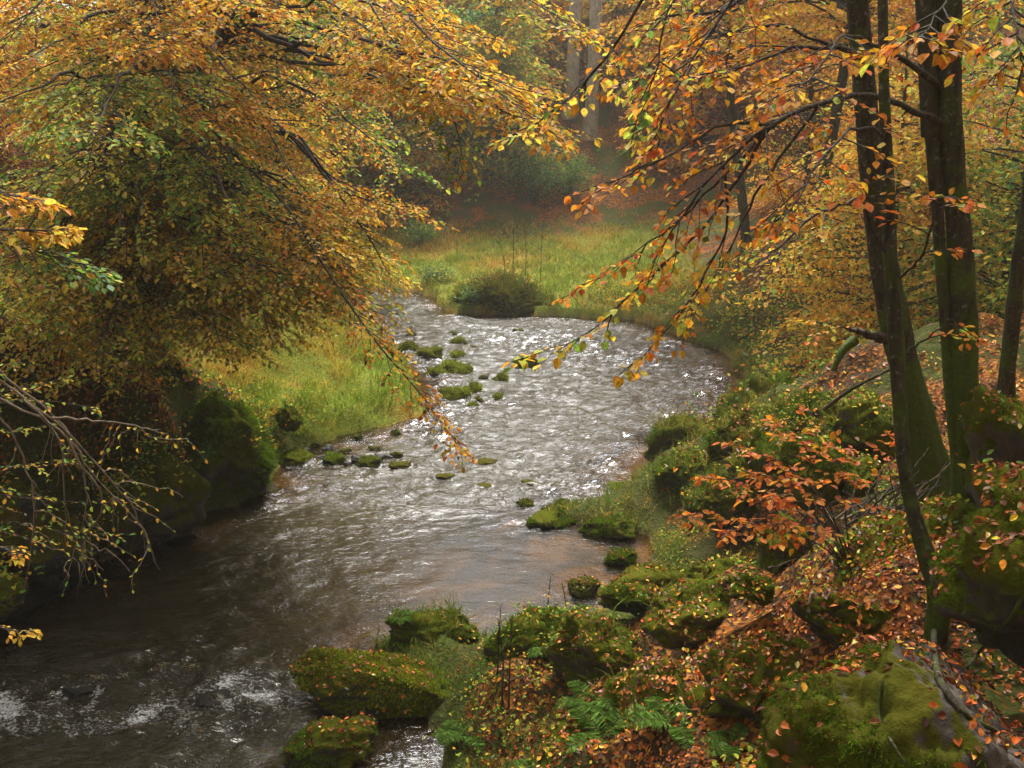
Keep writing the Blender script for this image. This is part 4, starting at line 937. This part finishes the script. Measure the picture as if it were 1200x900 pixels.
# orange sapling above the right bank
def sapling(label, base, tips, mix, size=.068, sub=.28, r=.006, arch=.25):
    root = empty('beech_sapling', base); tag(root, label, 'sapling'); br, lv = Tubes(), Leaves()
    for e in tips: spray(br, lv, limb_arc(base, e, arch, 12, .06), r, mix, size, .45, .10, sub, .055, twig_r=.002)
    br.build('stem', M_TWIG, root); lv.build('foliage', M_LEAF, root, 1.15)
R1 = {'red': 4, 'orange': 4, 'rust': 1.5, 'amber': 1.5, 'brown': .5}
b0 = P(1000, 655, 6.3); b0[2] = gz(b0[0], b0[1])
sapling('orange beech sapling leaning over the right bank above the boulders', b0, [P(800, 605, 5.7), P(825, 560, 5.8), P(860, 520, 6.), P(905, 492, 6.2), P(945, 490, 6.3), P(850, 625, 5.4), P(890, 585, 5.6), P(930, 560, 5.8), P(905, 625, 5.5), P(965, 520, 6.3), P(875, 555, 6.)], R1, .054, .26, arch=.42)
b0 = P(1050, 600, 7.); b0[2] = gz(b0[0], b0[1])
sapling('small orange twiggy sapling in front of the dark leaning trunk', b0, [P(985, 520, 7), P(1000, 560, 6.9), P(1040, 510, 7.)], R1, .06, .2)

# ------------------------------------------------------------------ ground cover
def scatter(n, x0, x1, y0, y1, dens):
    x = rng.uniform(x0, x1, n); y = rng.uniform(y0, y1, n)
    z, d, lf = terrain(x, y); k = rng.random(n) < dens(x, y, d, lf); return x[k], y[k]
def drop_all(x, y, zmax=None):
    P_, N_ = [], []
    for a, b in zip(x, y):
        h = drop(a, b)
        if h is not None: P_.append(h[0]); N_.append(h[1])
    return np.array(P_), np.array(N_)
def litter_obj(label_name, pts, nn, mix, size):
    n = len(pts); lv = Leaves()
    d = rng.normal(0, 1, (n, 3)); d = d - nn * (d * nn).sum(1, keepdims=True)
    k = nn[:, 2] > .35
    lv.add((pts + nn * rng.uniform(.004, .022, (n, 1)))[k], (d + rng.normal(0, .2, (n, 3)))[k], (nn + rng.normal(0, .33, (n, 3)))[k], (size * rng.uniform(.4, 1.25, n))[k], pal(n, mix, .3)[k])
    o = lv.build(label_name, M_LITTER, None, 1.05, .12, loc=np.zeros(3), kind='stuff')
    return o
LIT = {'brown': 5.5, 'rust': 4, 'orange': 1.1, 'amber': .5, 'pale': .3, 'yellow': .3, 'red': .5}
# right foreground slope
def dens_r(x, y, d, lf):
    n = fbm(x * 1.1, y * 1.1, seed=61, octv=3)
    leafy = np.exp(-(((x - 1.5) ** 2) / 2.2 + ((y - 5.7) ** 2) / 1.9)) * 1.3
    return np.where(lf | (d < .15), np.where(d < 0, .4, 0), np.clip(.06 + .16 * (y < 7.6) + .85 * leafy + .5 * n, .03, 1) * sstep(.1, 1.2, d + .3))
x, y = scatter(120000, -2.2, 6.5, 2.6, 11.5, dens_r); pt, nn = drop_all(x, y); k = pt[:, 2] > .05
litter_obj('fallen_leaves', pt[k], nn[k], LIT, .038)
x, y = scatter(26000, 2, 15, 9, 28, lambda x, y, d, lf: np.where(lf | (d < .3), 0, np.clip(.65 + .8 * fbm(x * .8, y * .8, seed=62, octv=3), 0, 1))); pt, nn = drop_all(x, y)
litter_obj('fallen_leaves', pt, nn, {**LIT, 'amber': 2}, .085)
x, y = scatter(46000, -12, -3, 6, 22, lambda x, y, d, lf: np.where(~lf | (d < .3), 0, sstep(2, 3.4, d - 20 * sstep(16, 15, y) * -1) * np.clip(.75 + .5 * fbm(x * .8, y * .8, seed=63, octv=3), 0, 1))); pt, nn = drop_all(x, y)
litter_obj('fallen_leaves', pt, nn, {**LIT, 'orange': 3, 'amber': 1.5}, .072)

# grass: left bank, spit, meadow, bank tufts
def grass_obj(name, pts, nn, h, w, cols, leanv=(0, 0, -.3)):
    n = len(pts); cl = fbm(pts[:, 0] * 2.6, pts[:, 1] * 2.6, seed=77, octv=2); h = h * np.clip(.75 + .9 * cl, .3, 1.9)
    V, FF, C = blades(pts - nn * .01, nrm(nn * .4 + UP + rng.normal(0, .28, (n, 3))), h * rng.uniform(.5, 1.3, n), w * rng.uniform(.7, 1.4, n), nrm(rng.normal(0, 1, (n, 3)) * np.array([1, 1, .2])) * .8 + np.array(leanv), cols)
    return tag(mesh_from(name, V, FF, M_GRASS, attrs={'col': C}, smooth=False), kind='stuff')
def gcols(pts, a, b, seed, bias=0., sc=.8):
    n = len(pts); t = sstep(-.35, .45, fbm(pts[:, 0] * sc, pts[:, 1] * sc, seed=seed, octv=3) + bias + .35 * rng.standard_normal(n))
    c = np.array(a) * (1 - t[:, None]) + np.array(b) * t[:, None]
    return np.clip(c * (1 + .25 * rng.standard_normal((n, 1))), .01, .7)
x, y = scatter(34000, -8, -1.2, 14.6, 25, lambda x, y, d, lf: np.where(lf & (d > .1), sstep(4, 2.6, d), 0)); pt, nn = drop_all(x, y)
grass_obj('grass', pt, nn, .26, .014, gcols(pt, (.22, .34, .025), (.58, .42, .06), 64, -.15))
x, y = scatter(70000, -9, 8, 26.5, 44, lambda x, y, d, lf: np.where(~lf & (d > .15), sstep(6.2, 4.2, x) * sstep(40, 37, y) * .9, 0)); pt, nn = drop_all(x, y)
grass_obj('grass', pt, nn, .30, .024, gcols(pt, (.23, .30, .03), (.55, .33, .055), 65, -.22, .35))
x, y = scatter(52000, -.8, 5.2, 9, 27, lambda x, y, d, lf: np.where(~lf & (d > .02), sstep(2.0, .4, d) * .8, 0)); pt, nn = drop_all(x, y)
grass_obj('grass', pt, nn, .2, .009, gcols(pt, (.12, .18, .018), (.34, .25, .04), 66, -.1, 1.2))
x, y = scatter(60000, -1.8, 4.5, 4, 11.5, lambda x, y, d, lf: np.where(~lf & (d > .02), np.clip(sstep(1.7, .2, d) * .7 + .5 * sstep(7, 8, y) + .02, 0, .8), 0)); pt, nn = drop_all(x, y)
grass_obj('grass', pt, nn, .13, .007, gcols(pt, (.10, .17, .016), (.28, .21, .035), 67, -.1, 1.2))
x, y = scatter(120000, -6, 5.4, 8.5, 33, lambda x, y, d, lf: np.where((d > .0) & (d < .28) & ((y > 14.5) | ~lf), 1, 0)); pt, nn = drop_all(x, y)
grass_obj('grass', pt, nn, .26, .010, gcols(pt, (.10, .17, .016), (.34, .25, .04), 68, -.1, 1.2), (0, -.3, -.9))
# undergrowth of small broad leaves on both banks
def weeds(name, pts, nn, hmax, size, mix, per=5):
    n = len(pts) * per; b = np.repeat(pts, per, 0); lv = Leaves()
    off = rng.normal(0, .06, (n, 3)); off[:, 2] = rng.uniform(.02, 1, n) * np.repeat(hmax * rng.uniform(.3, 1, len(pts)), per)
    lv.add(b + off, off * np.array([1, 1, .2]) + rng.normal(0, .04, (n, 3)), UP + rng.normal(0, .4, (n, 3)), size * rng.uniform(.6, 1.3, n), pal(n, mix))
    return lv.build(name, M_FERN, None, 1.05, .1, loc=np.zeros(3), kind='stuff')
UG = {'green': 4, 'teal': .8, 'lime': 3, 'yellow': 1., 'amber': 1.2, 'rust': .5}
x, y = scatter(11000, 1.2, 13, 8.5, 29, lambda x, y, d, lf: np.where(~lf & (d > .5), np.clip(.35 + .9 * fbm(x * .6, y * .6, seed=71, octv=3), 0, 1), 0)); pt, nn = drop_all(x, y)
k = pt[:, 1] > 14.5; weeds('undergrowth', pt[k], nn[k], .38, .075, UG, 8); k = ~k & (rng.random(len(pt)) < .35); weeds('undergrowth', pt[k], nn[k], .16, .05, UG, 6)
x, y = scatter(9000, -1.6, 5.5, 4.2, 12.5, lambda x, y, d, lf: np.where(~lf & (d > .1), np.clip(.3 * sstep(6.5, 8, y) + .9 * fbm(x * 1.1, y * 1.1, seed=72, octv=3), 0, 1), 0)); pt, nn = drop_all(x, y)
weeds('undergrowth', pt, nn, .12, .035, UG, 6)
x, y = scatter(9000, -9, -3.2, 7, 16.5, lambda x, y, d, lf: np.where(lf | (d > -.9), np.clip(.35 + .8 * fbm(x * 1., y * 1., seed=73, octv=3), 0, 1), 0)); pt, nn = drop_all(x, y)
k = pt[:, 2] > .12; weeds('undergrowth', pt[k], nn[k], .3, .055, {**UG, 'lime': 3}, 7)

# ------------------------------------------------------------------ ferns, stalks, sticks
def frond_mesh(ln, seed):
    r = np.random.default_rng(seed); k = 22; s = np.linspace(0, 1, k)
    pts = np.stack([ln * (s - .12 * s ** 2), .05 * ln * np.sin(s * 2), ln * (.75 * s - .72 * s ** 2)], 1)
    T = nrm(np.gradient(pts, axis=0)); side = nrm(np.cross(T, UP)); pn = nrm(np.cross(side, T))
    w = ln * .24 * np.sin(np.clip(s * .9 + .14, 0, 1) * np.pi) ** .8
    p = np.concatenate([pts[2:], pts[2:]]); d = np.concatenate([side[2:] + T[2:] * .35, -side[2:] + T[2:] * .35]); d[:, 2] -= .12
    V, Fq, C = leaf_geo(p, d, np.concatenate([pn[2:]] * 2), np.concatenate([w[2:]] * 2) + .004, np.tile(np.array([.10, .19, .028]), (2 * (k - 2), 1)) * (1 + .15 * r.standard_normal((2 * (k - 2), 1))), .42)
    S = side * .0025; b = len(V); V = np.concatenate([V, pts - S, pts + S]); i = np.arange(k - 1)
    F2 = np.stack([b + i, b + i + 1, b + k + i + 1, b + k + i], 1)
    return V, [Fq, F2], np.concatenate([C, np.tile(np.array([.07, .08, .02]), (2 * k, 1))])
fern_root = empty('fern', (0, 0, 0)); fm = []
for j in range(7):
    V, FF, C = frond_mesh(.42 * (1 - .05 * (j % 3)), j); o = mesh_from('frond', V, FF, M_FERN, fern_root, {'col': C}, smooth=False); o.rotation_euler = (0, rng.uniform(-.1, .25), j * 2 * math.pi / 7 + rng.uniform(-.3, .3)); fm.append(o)
fern_spots = [((1150, 540), 'bright fern on the mossy boulder right of the double trunk', 5.2, .55), ((790, 865), 'broad fern hanging at the bottom edge below the leaf ledge', 5.3, .9), ((710, 880), 'big fern at the bottom edge right of the river channel', 5.6, 1.), ((545, 805), 'fern spreading over the channel beside the long flat mossy rock', 7.2, .8),
              ((650, 735), 'fern between the dry stalks and the olive boulder', 7.7, .8), ((670, 700), 'fern at the pool edge behind the olive boulder', 8.3, .7), ((815, 640), 'tall fern beside the dark mossy boulder', 8.6, 1.1), ((785, 700), 'fern on the low bank below the olive hump', 8., .8), ((745, 780), 'grey green fern on the leaves right of the olive boulder', 6.6, .7),
              ((860, 860), 'small fern in the dark hollow at the bottom edge', 4.9, .6), ((940, 600), 'pale fern at the foot of the orange sapling', 7.8, .7), ((690, 830), 'light green fern at the rim of the leaf ledge', 6., .7), ((625, 890), 'fern tip at the bottom edge beside the channel', 5.9, .7), ((970, 790), 'tiny fern beside the mossy slab', 4.6, .4), ((470, 745), 'small fern at the far side of the long flat mossy rock', 8.9, .5)]
first = True
for (px, py), lab, Y, sc in fern_spots:
    q = P(px, py, Y); h = drop(q[0], q[1])
    if first: r = fern_root; first = False; kids = []
    else:
        r = fern_root.copy(); COL.objects.link(r); kids = []
        for ch in fm: c2 = ch.copy(); COL.objects.link(c2); c2.parent = r
    tag(r, lab, 'fern', 'ferns on the right bank'); r.location = h[0] + UP * .0; r.rotation_euler = (0, 0, rng.uniform(0, 6.28)); r.scale = (sc,) * 3
# dry stalks
for k, (px, py, Y, hpx, lab) in enumerate([(596, 800, 7.2, 135, 'tallest dry brown stalk rising beside the mossy hump'), (588, 795, 7.3, 120, 'dry stalk just left of the tallest one'), (641, 720, 8.6, 68, 'thin dry stalk against the brown pool, nearest the olive boulder'), (662, 722, 8.7, 70, 'dry stalk at the pool edge right of the thin one'), (583, 790, 7.5, 95, 'shortest dry stalk left of the tall pair')]):
    q = P(px, py, Y); b = drop(q[0], q[1])[0]; hh = pxm(hpx, Y); tb = Tubes(); pts = curve([b - UP * .03, b + np.array([.01, 0, hh * .5]), b + np.array([.03 * (-1) ** k, 0, hh])], 10); tb.add(pts, np.linspace(.008, .003, 10), 4)
    for j in range(12):
        t = rng.integers(3, 10); e = pts[t] + np.array([rng.normal(0, .035), rng.normal(0, .035), .05]); tb.add([pts[t], (pts[t] + e) / 2 + UP * .01, e], [.0018, .0015, .002], 3)
    tag(tb.build('dry_stalk', M_TWIG, loc=b), lab, 'stalk', 'dry stalks by the pool')
# brushwood heap
heap = P(1000, 600, 7.2)
for k in range(60):
    a = heap + rng.normal(0, 1, 3) * np.array([.32, .3, 0]); a[2] = gz(a[0], a[1]) + rng.uniform(.0, .3); az = rng.normal(1.1, .7); ln = rng.uniform(.35, .9)
    e = a + np.array([math.cos(az) * ln * .7, math.sin(az) * ln * .3, ln * rng.uniform(.0, .65)]); lb = limb_arc(a, e, rng.normal(0, .07), 7, .07)
    tb = Tubes(); tb.add(lb, np.linspace(rng.uniform(.006, .016), .004, 7), 5, .0, .1)
    tag(tb.build('stick', M_TWIGP if k % 3 == 0 else M_TWIG, loc=a), 'bare stick in the tangled brushwood heap behind the thin trunk', 'stick', 'sticks of the brushwood heap')
# roots and branches on the leaf slope
def stick(label, pts, r, mat=M_TWIG, name='stick', cat='stick', lift=.03):
    q = curve([P(*p_) for p_ in pts], 12)
    for i in range(12):
        h = drop(q[i][0], q[i][1]); q[i][2] = h[0][2] + lift
    tb = Tubes(); tb.add(q, np.linspace(r, r * .5, 12), 7, .2, .12); tag(tb.build(name, mat, loc=q[0]), label, cat)
stick('bent pale stick arching over the leaf slope', [(945, 750, 5.2), (955, 725, 5.4), (980, 710, 5.6)], .012, M_TWIGP)
stick('long thin stick lying on leaves behind the curved trunk', [(960, 665, 6.6), (1010, 640, 6.8), (1070, 610, 7.)], .01, M_TWIG)
def pxbranch(label, pts, r, mat, name='stick', cat='stick'):
    q = curve([P(*p_) for p_ in pts], 14); tb = Tubes(); tb.add(q, np.linspace(r, r * .55, 14), 8, .9, .15); tag(tb.build(name, mat, loc=q[0]), label, cat)
pxbranch('mossy broken stub hanging left of the dark leaning trunk', [(1002, 398, 7.8), (988, 410, 7.75), (976, 434, 7.7)], .045, M_BARK, 'broken_branch', 'branch')
pxbranch('thin dead stem slanting across the slope left of the dark trunk', [(965, 480, 7.6), (1000, 455, 7.5), (1045, 432, 7.4)], .018, M_TWIG, 'broken_branch', 'branch')
for lab, pts, r_ in [('lichen grey branch lying across the bare brown rock', [(1198, 700), (1185, 722), (1165, 745), (1145, 768), (1125, 795)], .012), ('thin dark root creeping down the mossy slab', [(1036, 800), (1030, 840), (1045, 870), (1062, 898)], .007), ('fine twig standing against the bare rock', [(1148, 830), (1147, 860), (1145, 898)], .005)]:
    q = curve([onsurf(a_, b_, .01) for a_, b_ in pts], 14); tb = Tubes(); tb.add(q, np.linspace(r_, r_ * .55, 14), 8, .3, .2, 3); tag(tb.build('stick', M_BARK, loc=q[0]), lab, 'stick')

# ------------------------------------------------------------------ light, sky, haze
SUN_EL, SUN_AZ = math.radians(58), math.radians(5)      # azimuth from +Y towards +X
w = bpy.data.worlds.new('World'); scene.world = w; w.use_nodes = True; nt = w.node_tree
bg = nt.nodes['Background']; sky = nt.nodes.new('ShaderNodeTexSky'); sky.sky_type = 'NISHITA'; sky.sun_disc = False
sky.sun_elevation = SUN_EL; sky.sun_rotation = SUN_AZ; sky.air_density = 1.; sky.dust_density = 6.; sky.ozone_density = .6
hs = nt.nodes.new('ShaderNodeHueSaturation'); hs.inputs['Saturation'].default_value = .06
nt.links.new(sky.outputs[0], hs.inputs['Color']); nt.links.new(hs.outputs[0], bg.inputs['Color']); bg.inputs['Strength'].default_value = .11
sl = bpy.data.lights.new('sun', 'SUN'); sl.energy = 2.6; sl.angle = math.radians(20); sl.color = (1, .95, .87)
so = bpy.data.objects.new('sun', sl); COL.objects.link(so)
dvec = Vector((math.sin(SUN_AZ) * math.cos(SUN_EL), math.cos(SUN_AZ) * math.cos(SUN_EL), math.sin(SUN_EL)))
so.rotation_euler = dvec.to_track_quat('Z', 'Y').to_euler(); so.location = dvec * 60

hb = np.array([(x, y, z) for z in (-3, 45) for y in (-65, 205) for x in (-175, 175)], float)
hf = np.array([(0, 1, 3, 2), (4, 6, 7, 5), (0, 4, 5, 1), (2, 3, 7, 6), (0, 2, 6, 4), (1, 5, 7, 3)])
hm_, ht, ho = new_mat('haze_air'); pv = ht.nodes.new('ShaderNodeVolumePrincipled'); pv.inputs['Density'].default_value = .0009; pv.inputs['Color'].default_value = (.98, .96, .90, 1); pv.inputs['Anisotropy'].default_value = .2
ht.links.new(pv.outputs[0], ho.inputs['Volume'])
tag(mesh_from('haze', hb, [hf[:, ::-1]], hm_, smooth=False), kind='stuff')

scene.view_settings.view_transform = 'Standard'; scene.view_settings.look = 'None'; scene.view_settings.gamma = 1; scene.view_settings.use_curve_mapping = False
scene.view_settings.exposure = 1.4
cy = scene.cycles; cy.max_bounces = 5; cy.diffuse_bounces = 3; cy.glossy_bounces = 2; cy.transmission_bounces = 3; cy.volume_bounces = 1; cy.transparent_max_bounces = 8
cy.use_denoising = True; cy.adaptive_threshold = .006; cy.caustics_reflective = False; cy.caustics_refractive = False; cy.sample_clamp_indirect = 4
